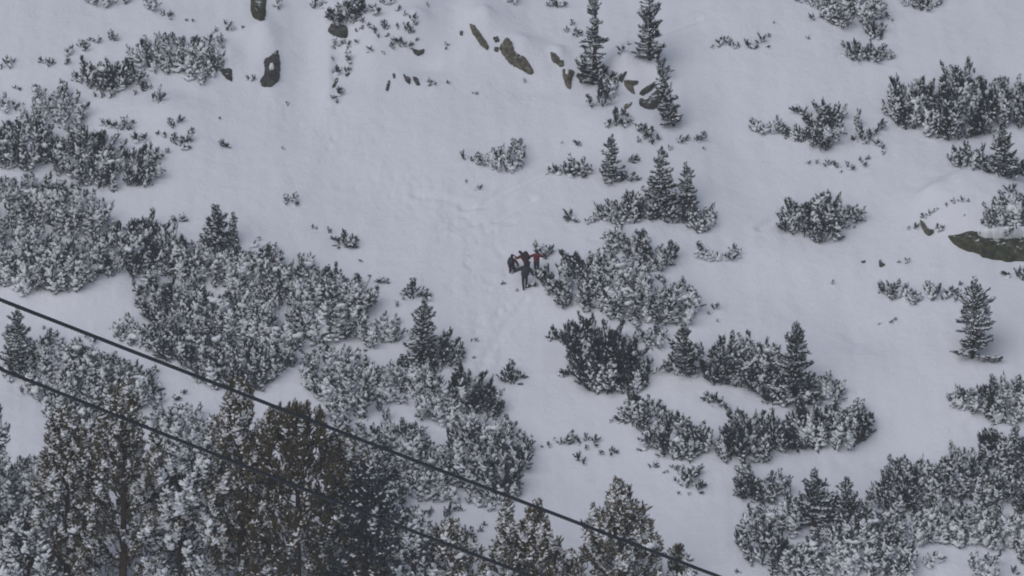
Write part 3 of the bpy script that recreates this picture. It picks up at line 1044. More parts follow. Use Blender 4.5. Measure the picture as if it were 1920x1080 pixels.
# ------------------------------------------------------------------ the ropes of the cableway
def rope(label, a, b, dist, rad, sag_px):
    """from photograph point a to b, DIST metres away, and on beyond both ends"""
    (u0, v0), (u1, v1) = a, b
    pts = []
    k = 60
    for i in range(-36, k + 37):
        t = i / k
        u = u0 + (u1 - u0) * t; v = v0 + (v1 - v0) * t + sag_px * 4 * t * (1 - t)
        x, y, z = ray(u, v)
        D = dist + 10 * (t - .5)
        pts.append(Vector((float(x) * D, float(y) * D, float(z) * D)))
    # six strands laid round a core
    mb = MB()
    n = 12; rings = []
    L = 0
    seg = []
    for p, q in zip(pts[:-1], pts[1:]):
        m = max(1, int((q - p).length / .06))
        for j in range(m): seg.append(p.lerp(q, j / m))
    seg.append(pts[-1])
    vs_ = []; L = 0
    d = (seg[-1] - seg[0]).normalized(); a_ = d.orthogonal().normalized(); b_ = d.cross(a_)
    for i, p in enumerate(seg):
        if i: L += (p - seg[i - 1]).length
        tw = L / .42 * 2 * math.pi
        for j in range(n):
            t = 2 * math.pi * j / n
            r = rad * (1.06 if j % 2 == 0 else .86)
            vs_.append(p + (a_ * math.cos(t + tw) + b_ * math.sin(t + tw)) * r)
    fs = [(i * n + j, i * n + (j + 1) % n, (i + 1) * n + (j + 1) % n, (i + 1) * n + j) for i in range(len(seg) - 1) for j in range(n)]
    fs += [tuple(range(n))[::-1], tuple((len(seg) - 1) * n + j for j in range(n))]
    c = seg[len(seg) // 2]
    mb.add([q - c for q in vs_], fs, 0, True)
    o = new_obj('cable', mb.mesh('cable', [M['cable']])); o.location = c
    tag(o, label, 'cable', 'steel ropes of a cableway crossing in front')
    return o

# ================================================================== what stands on the slope
# ---- people
A = dict(l=(-.27, .0, -.12, -.50, .16, -.30), r=(.22, .02, -.22, .26, .22, -.42))
person('person with back turned in a long dark grey jacket, arms held out', 984, 545,
       stand(lean=(.02, .10), arms=A, step=(-.05, .12), w=.12), ('navy', 'black'), pack=None, hat='black', bulk=1.3)
A2 = dict(l=(-.16, .22, -.16, -.20, .42, -.05), r=(.14, .12, -.26, .06, .34, -.38))
person('person in a maroon jacket bent forward just above the dark grey one', 988, 520,
       stand(lean=(-.16, .22), arms=A2, crouch=.05, head=(-.08, .05), step=(0, .1)), ('maroon', 'black'), yaw=25, pack=('black', (.06, -.17, .22), 0), hat='black')
A3 = dict(l=(-.25, .0, -.10, -.40, .10, .02), r=(.24, .0, -.12, .38, .10, .02))
person('person in a bright red jacket with dark trousers at the right of the group', 1006, 517,
       stand(lean=(0, .05), arms=A3, step=(0, .08), w=.10, leg=.95), ('red', 'black'), hat='black', sc=.93)
A4 = dict(l=(-.10, .20, -.28, -.05, .38, -.42), r=(.12, .22, -.26, .10, .40, -.40))
person('crouching person with a big dark backpack at the left of the group', 959, 514,
       stand(lean=(-.05, .30), arms=A4, crouch=.42, step=(0, .15)), ('red', 'black'), yaw=-15, pack=('navy', (-.02, -.16, .10), 0), hat='black', sc=.95)

# ---- rocks
rock('dark grey-green rock cut off by the top edge above the snow gully', '470,-8 500,-8 498,36 490,40 474,34 470,20', .5, 'rock_moss')
rock('dark rock with a white snow spot in it, left lip of the snow gully', '522,92 526,120 525,150 508,164 490,162 487,152 496,138 495,112 505,108', .6, 'rock_dark', cap='503,134 514,130 516,142 506,146')
rock('small dark triangular rock right of the snowy dwarf pine mat at upper left', '410,130 435,128 436,154 424,148', .35, 'rock_dark')
rock('long narrow brown rock sloping down to the right, upper left of the biggest brown rock', '880,44 890,48 905,68 917,88 915,95 903,88 885,62', .35, 'rock_brown')
rock('largest brown rock slab on the open snow in the upper middle', '950,70 960,80 967,100 985,108 1002,136 995,141 975,130 955,120 940,100 936,88', .55, 'rock_brown', facets=8)
rock('small dark stone touching the upper left edge of the biggest brown rock', '927,88 935,88 934,98 926,96', .2)
rock('small dark stone just above the biggest brown rock slab', '924,70 934,68 937,78 928,80', .2)
rock('tiny dark stone left of the long narrow brown rock', '862,58 868,58 868,67 862,66', .15)
rock('short upright brown rock left of the tall spruce at the top', '1031,98 1040,99 1050,110 1046,122 1034,114', .35, 'rock_brown')
rock('little brown stone under the short upright brown rock', '1048,114 1056,112 1058,124 1050,126 1044,121', .3, 'rock_brown')
rock('ragged brown rock under the foot of the tall spruce at the top', '1054,130 1064,130 1078,134 1072,150 1070,168 1062,164 1056,148', .4, 'rock_brown', cap='1060,136 1068,138 1066,148 1060,146')
rock('low brown rock ledge half in shadow beneath the tall top spruce', '1078,140 1105,134 1140,140 1150,152 1120,158 1090,156', .3, 'rock_dark')
rock('brown wedge-shaped rock at the left under the rounded snow hummock', '1170,150 1198,152 1196,158 1186,162 1192,178 1180,172 1170,160', .4, 'rock_brown')
rock('dark rounded rock tucked right under the rounded snow hummock', '1214,162 1228,153 1233,157 1225,166 1218,172 1206,180 1198,177 1204,168', .35)
rock('biggest dark rock face below the rounded snow hummock between two spruces', '1200,184 1212,188 1226,172 1244,164 1248,180 1240,192 1226,206 1210,204 1198,196', .6, facets=8)
rock('thin dark stone standing upright left of the rocks under the hummock', '1166,156 1160,150 1170,136 1176,134 1170,148', .25)
rock('slender slanting rock splinter below the rocks under the hummock', '1169,203 1172,196 1186,191 1184,197 1174,205', .2, 'rock_brown')
rock('black rock block beneath the dark dwarf pine on top of the steep snow bank', '614,58 620,46 632,44 650,48 653,62 650,72 634,70 620,64', .6, facets=7)
rock('dark half-moon rock at the right foot of the steep snow bank', '773,92 786,95 796,92 795,100 786,105 777,102', .35)
rock('left and larger of two small rocks below the steep snow bank', '755,139 764,142 770,148 769,159 761,154', .3)
rock('right and smaller of two small rocks below the steep snow bank', '773,143 782,146 785,152 788,160 782,161 776,152', .3)
rock('thin dark stone hanging like a drop left of the two small rocks', '729,150 732,152 730,164 728,171 723,170 725,160', .2)
rock('tiny upright stone between the drop-shaped stone and the two small rocks', '736,138 741,138 741,147 737,147', .15)
rock('flat oval stone in the string of twigs on the steep bank', '646,140 654,136 657,138 650,145', .15, facets=3)
rock('long slanting stone low in the string of twigs on the steep bank', '630,146 635,148 628,164 622,165', .15, facets=3)
rock('small tilted brown rock in the snow left of the mossy boulder', '1724,412 1732,416 1740,430 1752,431 1750,438 1742,443 1734,438 1727,426', .4, 'rock_brown')
rock('large mossy green-brown boulder under a snow cap at the right edge', '1776,442 1798,440 1815,434 1832,434 1834,442 1850,448 1900,446 1940,444 1950,480 1925,490 1890,492 1855,486 1828,474 1800,466 1786,456', .75, 'rock_moss', facets=9,
     cap=['1838,434 1860,430 1900,428 1940,428 1940,447 1900,449 1855,451 1838,447'], name='boulder')
rock('pointed little dark stone alone on the snow below the mossy boulder', '1648,488 1652,486 1654,493 1661,497 1654,501 1648,500', .25)
rock('speck of dark rock left of the pointed little stone', '1614,490 1622,488 1623,492 1616,494', .15)

# ---- dwarf pines, upper left
pine('snow-laden dwarf pine cut by the top edge near the left', '150,-15 245,-15 240,10 205,16 165,10', 26, 2)
pine('little dwarf pine clump at the top edge, second from the left', '270,-12 298,-12 290,20 280,28 272,12', 22, 2)
pine('flat wide dwarf pine heavily covered in snow left of the triangular rock', '245,97 262,84 300,66 330,76 355,78 385,84 404,90 408,112 402,140 382,165 358,158 330,146 285,138 252,122', 26, 2, 1.25)
pine('dark ragged dwarf pine mat left of the flat snow-covered one', '128,150 150,134 172,122 210,122 240,124 262,132 272,156 250,172 218,178 190,178 160,166', 30, 1, 1.2)
pine('short tail of pine twigs running down from the dark ragged mat', '266,156 286,160 304,176 306,190 298,202 284,188 270,176', 20, 1)
pine('bushy dwarf pine with a few upright tops near the left edge above the dark one', '60,190 62,166 75,162 84,185 112,170 125,176 134,200 156,194 150,246 112,242 72,228', 40, 2)
pine('pale loose dwarf pine touching the left edge above the dark clump', '-10,180 22,186 52,205 56,225 30,222 -10,214', 24, 2)
pine('dark dwarf pine clump at the left edge below the bushy one', '-20,250 25,222 72,222 100,256 96,300 74,312 42,326 18,318 -20,305', 42, 1, 1.25)
pine('wide dark dwarf pine with its right side reaching out onto open snow', '108,270 120,258 150,246 200,250 206,275 232,282 262,290 280,276 292,330 284,354 250,352 222,362 190,358 150,350 112,325', 42, 1, 1.2)
tips('low twiggy pine lying flat above the wide dark dwarf pine', [(196, 232, 9, -40), (207, 238, 13, -20), (219, 243, 14, 5), (231, 240, 15, 15), (241, 246, 14, 20), (246, 232, 8, 35)], 2)
tips('sprawling twigs poking through snow right of the flat lying pine', [(322, 240, 18, -10), (334, 232, 14, 10), (312, 258, 10, -30), (326, 268, 18, 0), (338, 274, 22, 12), (350, 268, 22, 25), (356, 246, 8, 30), (300, 252, 8, -40), (344, 282, 12, 30)], 1)
tips('two faint pine tips between the wide dark pine and the sprawling twigs', [(255, 268, 16, -5), (268, 266, 13, 10)], 2)
tips('loose row of faint twigs below the sprawling twigs', [(292, 290, 12, 10), (303, 298, 12, -10), (312, 288, 9, 20)], 2)
tips('ball-shaped lone pine tuft near the top left', [(209, 76, 14, 0), (213, 78, 11, 20)], 2)
tips('small pair of twigs left of the ball-shaped tuft', [(173, 78, 9, -20), (183, 82, 10, 15)], 2)
tips('steep little string of pine tips above the dark ragged mat', [(150, 88, 17, 15), (158, 98, 13, 10), (132, 104, 15, -15), (152, 118, 12, 5), (124, 122, 12, 10)], 1)
tips('short twig pair left of the dark ragged mat', [(82, 118, 11, -40), (94, 126, 14, 0), (97, 120, 9, 20)], 1)
tips('little twig clump at the left edge beneath the snowfield', [(4, 130, 9, -20), (15, 126, 16, 10), (22, 118, 9, 20)], 1)
tips('faint twig above the bushy left dwarf pine', [(31, 168, 8, 0), (36, 170, 6, 20)], 2)
tips('row of stunted tips under the dark ragged mat', [(182, 182, 9, -30), (192, 184, 10, 0), (206, 184, 9, 20), (254, 178, 8, 0)], 1)
tips('small twig just below the top-edge clump', [(304, 30, 9, 20), (313, 32, 12, 30)], 1)
tips('faint flat twig right of the small top twig', [(352, 40, 6, -20), (359, 40, 6, 30)], 2)
tips('scattered line of tips running up right of the flat snow-covered pine', [(394, 78, 14, 0), (404, 60, 8, 10), (414, 84, 15, 5), (426, 52, 13, 0), (437, 57, 8, 25), (452, 53, 6, 40), (398, 90, 10, -20), (416, 92, 8, 20)], 2)
tips('lone pine twig on the snow left of the gully mouth', [(422, 276, 13, -40), (428, 278, 10, -10)], 1)
tips('tiny twig left of the rock with the snow spot', [(466, 150, 8, -20), (474, 152, 10, 10)], 1)
tips('barely showing twig above the lone twig', [(413, 224, 5, 0)], 2)
tips('faint specks of twig in the mouth of the gully', [(538, 196, 6, 20), (530, 280, 5, 0)], 2)

# ---- left thicket
pine('upper left dwarf pine of the big thicket, cut by the left edge', '-20,342 40,338 60,330 112,350 104,418 62,440 -20,432', 44, 2, 1.15)
pine('rounded dwarf pine on the upper right shoulder of the big left thicket', '100,352 152,352 186,372 198,410 190,440 150,452 112,450 96,410', 44, 2, 1.15)
pine('lower left dwarf pine of the big thicket above the clean snow hollow', '-20,428 60,432 102,452 112,500 102,550 50,554 -20,538', 46, 2, 1.15)
pine('lower right dwarf pine of the big left thicket at the snow hollow', '98,448 182,446 176,500 162,546 130,556 96,552', 46, 2, 1.15)
pine('dark dwarf pine joining the big left thicket to the middle one', '176,446 200,428 230,428 262,414 276,432 272,470 242,504 200,532 176,520', 44, 1, 1.15)
pine('dwarf pine with upright tops along the upper rim of the middle thicket', '236,440 262,408 276,412 280,430 300,424 322,436 340,460 332,502 300,530 262,540 240,512', 44, 1, 1.15)
spruce('bushy young spruce rising from the top of the middle thicket', 408, 474, 80, 62, 1, 1.3)
spruce('slim leader right beside the bushy young spruce in the middle thicket', 437, 462, 55, 20, 1)
pine('snow-loaded dwarf pine below the bushy young spruce', '330,462 362,458 400,462 446,472 442,530 382,550 322,530', 40, 2, 1.1)
pine('dwarf pine right of the young spruce at the rim of the middle thicket', '440,472 470,484 500,470 520,478 542,500 552,560 500,580 440,560', 42, 2, 1.15)
pine('pointed dwarf pine forming the right shoulder of the middle thicket', '556,510 566,486 578,484 590,505 612,508 640,516 664,525 688,520 682,570 682,630 650,648 600,650 566,640 546,592', 46, 2, 1.15)
pine('dwarf pine on the left flank of the middle thicket over the snow hollow', '248,545 280,532 320,530 380,550 372,610 300,622 268,592', 40, 1, 1.1)
pine('grey-green dwarf pine in the heart of the middle thicket', '370,545 440,555 502,575 502,640 440,652 370,620', 44, 2, 1.1)
pine('dwarf pine in the thicket just left of its pointed right shoulder', '498,560 560,560 572,640 545,692 500,662', 44, 2, 1.1)
pine('dark dwarf pine where the upper cable first enters the middle thicket', '292,612 370,615 442,645 422,702 360,702 300,676', 42, 1, 1.15)
pine('dark bottom dwarf pine of the middle thicket at the upper cable', '420,650 502,645 546,680 504,734 440,740 350,716 380,690', 46, 1, 1.2)
pine('low snowy lobe reaching left from the middle thicket above the upper cable', '213,612 236,602 270,612 300,622 322,672 282,664 250,650 216,632', 26, 2)
pine('pale loose dwarf pine right of the pointed shoulder of the middle thicket', '672,622 700,606 716,588 728,602 742,596 746,642 712,660 680,652', 36, 2)
tips('faint dead twig at the rim between young spruce and open snow', [(470, 462, 12, 55), (480, 450, 8, 60)], 3)
tips('small lone twig above the bushy young spruce', [(326, 418, 10, -20), (335, 416, 14, 25)], 2)
tips('faint pair of twigs on the open snow right of the gully', [(539, 380, 12, -10), (551, 380, 17, 5), (553, 386, 8, 20)], 2)
tips('two specks of twig left of the starry sapling', [(585, 428, 7, 0), (592, 430, 5, 20)], 1)
tips('starry low pine sapling with spread arms on the open snow', [(648, 462, 34, 5), (640, 460, 22, -45), (655, 462, 24, 50), (649, 464, 16, 65), (622, 438, 11, -20), (632, 450, 10, -60)], 1, name='pine_sapling')
tips('faint twig over the right shoulder of the middle thicket', [(512, 468, 11, 10), (519, 472, 9, -10)], 3)
tips('dark mushroom-like tuft on open snow left of the little fir', [(717, 532, 11, -35), (721, 533, 10, 35), (718, 530, 8, 0)], 0)
tips('little fir-shaped sapling alone on the snow left of the people', [(776, 560, 38, 0), (768, 556, 20, -50), (784, 556, 20, 55), (760, 562, 6, -30), (788, 560, 16, 70)], 0, name='pine_sapling')
tips('speck of twig below the little fir-shaped sapling', [(746, 575, 8, -20)], 2)
tips('speck of twig up from the mushroom-like tuft', [(675, 492, 6, 20)], 2)
tips('three tiny twig ends on the snow above the lonely small pine', [(883, 640, 5, 10), (892, 640, 6, 0), (885, 673, 6, 40)], 1)
tips('lonely small pine with a bent top in the middle of the lower snow', [(957, 720, 34, 2), (950, 718, 22, -22), (964, 718, 26, 20), (958, 700, 28, 8)], 1, name='pine_sapling')

# ---- right of the middle thicket, going down
spruce('spruce with a thin pointed top right of the pale loose dwarf pine', 792, 682, 112, 58, 2, 1.3)
pine('dark dwarf pine with long arms reaching right beside the thin-topped spruce', '786,660 802,640 832,634 848,655 862,640 852,688 822,700 790,692', 44, 0, 1.4, lean=.55)
pine('dwarf pine beneath the clean snow strip left of centre', '566,730 576,674 600,652 640,655 682,670 692,720 682,780 632,802 602,752', 42, 2, 1.1)
pine('snowy dwarf pine right of the one beneath the clean snow strip', '690,692 722,682 760,676 812,690 822,732 790,762 742,762 702,750', 38, 2, 1.1)
pine('broad pale dwarf pine sloping down left of the dark upright one', '752,724 842,742 880,762 880,792 962,802 984,818 942,832 862,812 792,782', 34, 3, 1.2)
pine('dark upright-topped dwarf pine in the lower middle of the picture', '838,722 868,696 882,700 886,722 905,722 922,728 942,762 932,786 882,786 850,760', 44, 0, 1.5, lean=.35)
pine('dwarf pine at the right end of the lower thicket against open snow', '852,802 922,822 986,816 986,872 962,902 982,932 932,950 862,922 822,872', 44, 1, 1.15, lean=.35)
pine('pale dwarf pine crossed by the upper cable in the lower middle', '718,802 772,800 832,850 862,922 782,936 742,892 716,850', 36, 2, 1.1)
pine('small dwarf pine just under the upper cable in the snow gap', '596,768 642,792 702,802 722,850 702,882 652,852 612,800', 34, 2, .9)
tips('group of loose twigs in the snow gap above the upper cable', [(686, 788, 10, -15), (712, 772, 18, -8), (722, 790, 16, 10), (762, 812, 16, 0), (776, 814, 20, 10), (785, 818, 14, 25), (560, 762, 8, -30), (590, 780, 12, 5)], 2)
pine('snow-covered dwarf pine along the lower edge of the lower thicket', '752,905 800,900 862,922 932,950 920,962 880,945 820,945 770,935', 24, 3, 1.1)
tips('sprinkling of weak twigs on the snow bank below the lower thicket', [(802, 968, 10, 20), (812, 962, 9, -20), (836, 972, 20, 10), (842, 960, 14, 35), (833, 985, 8, 0), (874, 1006, 18, -10), (882, 1010, 20, 10), (896, 998, 10, 30), (902, 985, 8, 50), (868, 958, 10, -40)], 1)

# ---- centre and right of centre
pine('low snowy dwarf pine standing free in the upper middle', '898,300 906,290 930,278 948,286 966,268 974,285 972,325 950,326 930,322 898,312', 26, 2, 1.3)
tips('forked twig left of the free-standing low pine', [(872, 300, 14, -25), (880, 302, 8, 40)], 1)
tips('two specks of twig below the free-standing low pine', [(874, 342, 5, 0), (899, 356, 9, -20)], 2)
tips('low pine with two thin tops left of the slim snow-dusted spruce', [(1038, 322, 12, -55), (1050, 326, 16, -35), (1060, 326, 20, -10), (1077, 330, 38, -3), (1090, 328, 36, 4), (1096, 330, 20, 30), (1070, 331, 16, 0), (1084, 331, 16, 10)], 2)
spruce('slim snow-dusted spruce with one long arm to the right', 1144, 342, 84, 40, 2, 1.2)
tips('long thin side shoot and low twigs right of the slim spruce', [(1160, 338, 20, 20), (1170, 336, 18, 5), (1180, 340, 18, 30), (1190, 340, 10, 50), (1172, 304, 24, 70)], 1)
spruce('tall narrow spruce cut by the top edge, left of the pair', 1112, 158, 185, 46, 1, 1.3)
pine('dark dwarf pine around the foot of the tall left top spruce', '1082,128 1100,118 1130,124 1160,146 1155,162 1122,158 1090,142', 28, 1, 1.3)
spruce('thin see-through spruce cut by the top edge, right of the pair', 1217, 112, 140, 58, 1, .75)
tips('string of twigs down the snow hummock under the thin top spruce', [(1200, 102, 12, -40), (1226, 112, 16, -20), (1234, 118, 16, -20), (1242, 132, 16, -10), (1247, 142, 18, 5)], 1)
spruce('narrow drooping spruce at the right end of the rocky hummock', 1262, 236, 112, 40, 1, 1.1, skew=-.22)
pine('small dark pine below the foot of the tall left top spruce', '1104,196 1118,170 1132,150 1158,156 1156,182 1136,200 1118,208', 30, 1, 1.3)
tips('bare-stemmed little pine under the rock splinter', [(1142, 240, 14, -10), (1155, 236, 34, 6), (1160, 220, 20, 20), (1166, 238, 12, 10)], 1)
pine('star-shaped dark pine below the biggest dark rock face', '1176,240 1182,224 1200,236 1216,236 1230,226 1226,250 1218,262 1204,262 1190,250', 26, 0, 1.3, lean=.5)
tips('two dark tufts under the star-shaped pine', [(1200, 268, 10, -10), (1222, 272, 18, 10), (1228, 262, 10, 40)], 1)
tips('slanting thin branch ends right of the two dark tufts', [(1254, 280, 8, 30), (1268, 268, 14, 60), (1278, 262, 12, 60)], 1)
tips('forked twig farther right of the slanting branch ends', [(1306, 266, 10, 10), (1312, 264, 18, 25), (1320, 280, 5, 0)], 1)
tips('dark twig and speck left above the slim spruce', [(1082, 270, 8, -30), (1092, 272, 10, -50), (1054, 269, 4, 0)], 1)
tips('small weak twigs left of the tall left top spruce', [(1066, 60, 9, -20), (1076, 64, 12, 30), (1088, 68, 10, 10), (1072, 48, 10, 0)], 1)
tips('thin twig between the two top spruces', [(1166, 98, 12, -15), (1176, 84, 6, 30)], 1)
tips('dark leaning twig at the top edge left of the tall spruces', [(1046, 16, 24, -20), (1052, 14, 12, 20), (1030, 12, 8, -30)], 0)
tips('dark pine tip just showing at the top edge in the middle', [(955, 5, 12, 0), (962, 6, 14, 20), (970, 4, 12, -10)], 0)
spruce('tallest spruce in the cluster right of centre', 1238, 392, 112, 54, 2, 1.3)
spruce('shorter spruce right beside the tallest in the cluster', 1288, 392, 80, 36, 2, 1.1)
pine('low dark dwarf pine spreading left from the cluster right of centre', '1116,400 1130,388 1152,382 1180,374 1200,366 1232,385 1226,414 1190,422 1158,424 1118,416', 34, 1, 1.3)
pine('dark dwarf pine skirt under the two spruces right of centre', '1222,388 1292,388 1312,402 1302,430 1280,426 1250,418 1222,414', 30, 0, 1.4)
pine('tufted dwarf pine at the right end of the cluster right of centre', '1296,400 1312,396 1330,388 1342,392 1346,420 1312,440 1292,428', 28, 2, 1.3)
tips('little dark twigs left of the cluster right of centre', [(1066, 408, 14, -10), (1074, 414, 14, -50), (1084, 418, 8, -40), (1103, 420, 10, 0), (1110, 418, 8, 10)], 0)
pine('snowy dwarf pine left below the skirt of the cluster', '1128,446 1140,432 1156,430 1172,445 1182,480 1152,486 1136,468', 30, 2, 1.2)
pine('fan-shaped dwarf pine with upright tips below the cluster', '1168,444 1190,452 1212,438 1230,462 1250,466 1266,466 1262,498 1246,510 1222,512 1182,490', 34, 1, 1.3, lean=.4)
pine('flat row of tiny pine tops right of the fan-shaped one', '1308,466 1322,470 1340,480 1372,468 1383,472 1382,493 1352,494 1328,490 1310,482', 17, 2, 1.5)
pine('dark edge pine running down right from the people', '1008,508 1030,506 1042,530 1060,556 1076,578 1060,584 1032,560 1014,534', 28, 1, 1.4)
pine('left dwarf pine with fine upright tops in the thicket right of the people', '1052,520 1060,486 1074,480 1088,492 1112,478 1126,496 1132,560 1102,592 1062,578', 46, 1, 1.25)
pine('middle dwarf pine of the thicket right of the people', '1122,490 1150,486 1190,500 1216,522 1222,570 1182,612 1130,596', 46, 2, 1.2)
pine('right dwarf pine of the thicket with curled snowy tips', '1212,560 1250,545 1280,536 1300,545 1304,582 1290,612 1240,616 1182,616 1200,582', 36, 2, 1.2)
pine('small dwarf pine hanging below the thicket right of the people', '1200,618 1252,620 1242,642 1226,660 1202,642', 24, 2, 1.2)
tips('faint twigs on the snow right of the curled snowy tips', [(1340, 580, 12, 5), (1330, 590, 6, -20), (1344, 604, 5, 10), (1240, 530, 14, 0)], 2)
tips('left and shorter of two dark twin saplings', [(1042, 638, 28, -4), (1036, 636, 12, -40), (1047, 640, 12, 20)], 0, name='pine_sapling', group='pair of twin saplings below the thicket')
tips('right and taller of two dark twin saplings', [(1058, 638, 42, 0), (1054, 640, 18, -20), (1064, 638, 20, 25)], 0, name='pine_sapling', group='pair of twin saplings below the thicket')
pine('darkest dwarf pine with tall spiky tops below the thicket right of the people', '1076,640 1080,606 1092,594 1104,610 1130,632 1152,620 1166,640 1172,692 1152,742 1112,744 1082,702', 62, 0, 1.6, lean=.1)
pine('dwarf pine merging on the right with the darkest spiky one', '1152,660 1190,632 1202,680 1218,690 1236,690 1216,736 1162,744', 44, 1, 1.3)
tips('low dark arm sticking out left of the darkest spiky pine', [(1062, 706, 14, -65), (1076, 704, 16, -50), (1086, 708, 20, -30)], 0)
spruce('small pointed spruce left in the row below right of centre', 1286, 704, 84, 56, 1, 1.4)
pine('low pine skirt left of the small pointed spruce', '1248,676 1262,674 1276,690 1310,694 1306,708 1270,706 1250,698', 24, 1, 1.3)
tips('dark clump of bent tops between small spruce and taller row', [(1322, 668, 26, -30), (1335, 690, 44, -20), (1352, 690, 70, 5), (1366, 664, 46, 12), (1346, 715, 52, 0), (1330, 716, 40, -10), (1360, 720, 48, 8), (1340, 722, 30, 0), (1352, 722, 36, 20), (1326, 704, 30, -25), (1368, 716, 30, 15)], 1)
pine('bushy dwarf pine with twin tops left of the tall row spruce', '1370,692 1386,650 1402,634 1420,648 1448,648 1456,700 1432,742 1392,734 1368,720', 56, 1, 1.4)
spruce('largest spruce in the row below right of centre', 1488, 752, 138, 84, 1, 1.7)
pine('dwarf pine skirt left under the largest row spruce', '1428,705 1460,715 1522,742 1502,766 1440,766 1426,740', 34, 1, 1.3)
pine('snow-bent branches reaching right from the largest row spruce', '1516,744 1534,722 1552,708 1566,728 1594,734 1572,756 1536,766', 26, 2, 1.1, lean=.8)
pine('compact dwarf pine with a straight dark base, right end of the row', '1482,792 1500,766 1540,768 1584,770 1610,768 1628,782 1636,820 1602,848 1542,852 1482,842', 48, 1, 1.35, lean=.1)
pine('dwarf pine between the compact one and the bushy pine below left', '1434,802 1456,790 1482,780 1502,850 1462,850 1438,838', 44, 1, 1.3)
tips('dark branch lying on the snow left of the row', [(1332, 750, 14, -50), (1342, 756, 16, -30), (1352, 764, 16, -10), (1358, 770, 12, 30), (1382, 782, 12, 10), (1376, 780, 8, -40)], 1)
tips('wisp of a twig above the snow-bent branches', [(1548, 716, 18, 25)], 2)
pine('small upright pine at the top left of the lower row', '1170,790 1176,758 1196,746 1236,758 1242,808 1206,816 1190,800', 42, 1, 1.3)
pine('wide dwarf pine of the lower row right of the clear snow', '1208,822 1240,800 1252,780 1272,784 1300,800 1326,816 1322,850 1290,876 1250,862 1214,846', 42, 1, 1.25)
pine('dwarf pine with three spires at the right of the lower row', '1340,862 1362,800 1376,790 1388,800 1408,784 1420,800 1442,802 1452,860 1422,880 1362,874', 56, 1, 1.4, lean=.15)
pine('little pine at the lowest point of the lower row', '1262,906 1276,884 1298,880 1306,892 1300,912 1270,918', 24, 1, 1.3)
tips('twig pair right of the little lowest pine', [(1306, 920, 16, 20), (1314, 914, 10, 40), (1272, 928, 6, 0), (1292, 928, 5, 0)], 1)
tips('crumbs of twig under the wide pine of the lower row', [(1224, 876, 10, 20), (1238, 886, 7, 70), (1252, 886, 7, -60), (1262, 880, 8, 10)], 2)
tips('three twig ends left of the small upright pine', [(1146, 792, 6, 0), (1164, 790, 12, -50), (1170, 792, 8, 10)], 1)
tips('leaning stick-like shoot on the lower open snow', [(1056, 832, 26, 38), (1054, 834, 10, -30)], 1)
tips('loose cluster of low tufts right of the leaning shoot', [(1088, 832, 10, -30), (1098, 828, 12, 10), (1112, 832, 14, 10), (1094, 842, 8, 60), (1104, 840, 7, -50)], 1)
tips('hooked tuft below the loose cluster of low tufts', [(1086, 866, 14, -20), (1092, 872, 7, 30)], 1)
tips('low broad tuft right below the loose cluster', [(1134, 852, 9, -40), (1144, 852, 12, 20), (1150, 850, 8, 50)], 1)
tips('tiny double tuft left of the leaning shoot', [(1028, 838, 8, 10), (1020, 838, 5, -40), (1036, 822, 5, 60)], 1)

# ---- top middle bank
pine('dark dwarf pine crowning the steep snow bank over the black block', '612,46 616,20 640,6 668,-8 680,10 672,40 650,50 630,48', 28, 0, 1.3)
tips('loose twigs trailing right along the top of the steep bank', [(686, 24, 16, -20), (698, 22, 12, 10), (706, 30, 14, 0), (720, 8, 12, -10), (732, 8, 12, 20), (744, 20, 10, 30), (754, 30, 10, 60), (772, 38, 12, 40), (776, 48, 8, 20), (680, 44, 10, 0), (688, 50, 8, 20), (674, 56, 9, 40), (664, 60, 7, 50)], 1)
tips('scattered twigs over the right face of the steep bank', [(706, 62, 12, -20), (722, 56, 18, 0), (722, 68, 8, 40), (712, 72, 8, -30), (746, 52, 8, -20), (762, 58, 18, 10), (768, 64, 12, 20), (752, 84, 14, -15), (738, 78, 8, 10), (734, 90, 10, 0), (756, 88, 10, 15), (766, 88, 10, 25), (778, 78, 8, 40), (698, 96, 10, -30), (722, 100, 8, -50)], 1)
tips('dark twigs hanging beneath the black block', [(628, 86, 10, -10), (640, 84, 10, 10), (650, 86, 10, 20), (632, 92, 8, -60), (648, 92, 8, 50)], 2)
tips('thin vertical twig at the top edge over the gully', [(590, 16, 24, 10), (596, 14, 12, 50), (522, 16, 20, 0)], 2)
tips('string of thin twigs running straight down the steep bank face', [(651, 118, 15, 5), (649, 134, 11, 8), (630, 140, 14, 10), (628, 140, 8, -20), (636, 168, 6, 30), (634, 180, 14, 12), (627, 190, 11, 8), (638, 174, 9, 35), (670, 82, 8, -20), (624, 112, 6, 0)], 2)
tips('two tiny twig marks below the right rocks of the bank', [(804, 152, 6, 0), (812, 158, 9, -20), (802, 162, 6, 40), (838, 158, 7, 10)], 2)
tips('double speck of twig right of the steep bank', [(834, 84, 7, 60), (832, 92, 6, 60), (802, 12, 7, 0)], 2)
tips('faint twig speck on the open snow in the upper middle', [(890, 176, 6, 30), (983, 155, 5, 60), (986, 152, 5, -40)], 2)

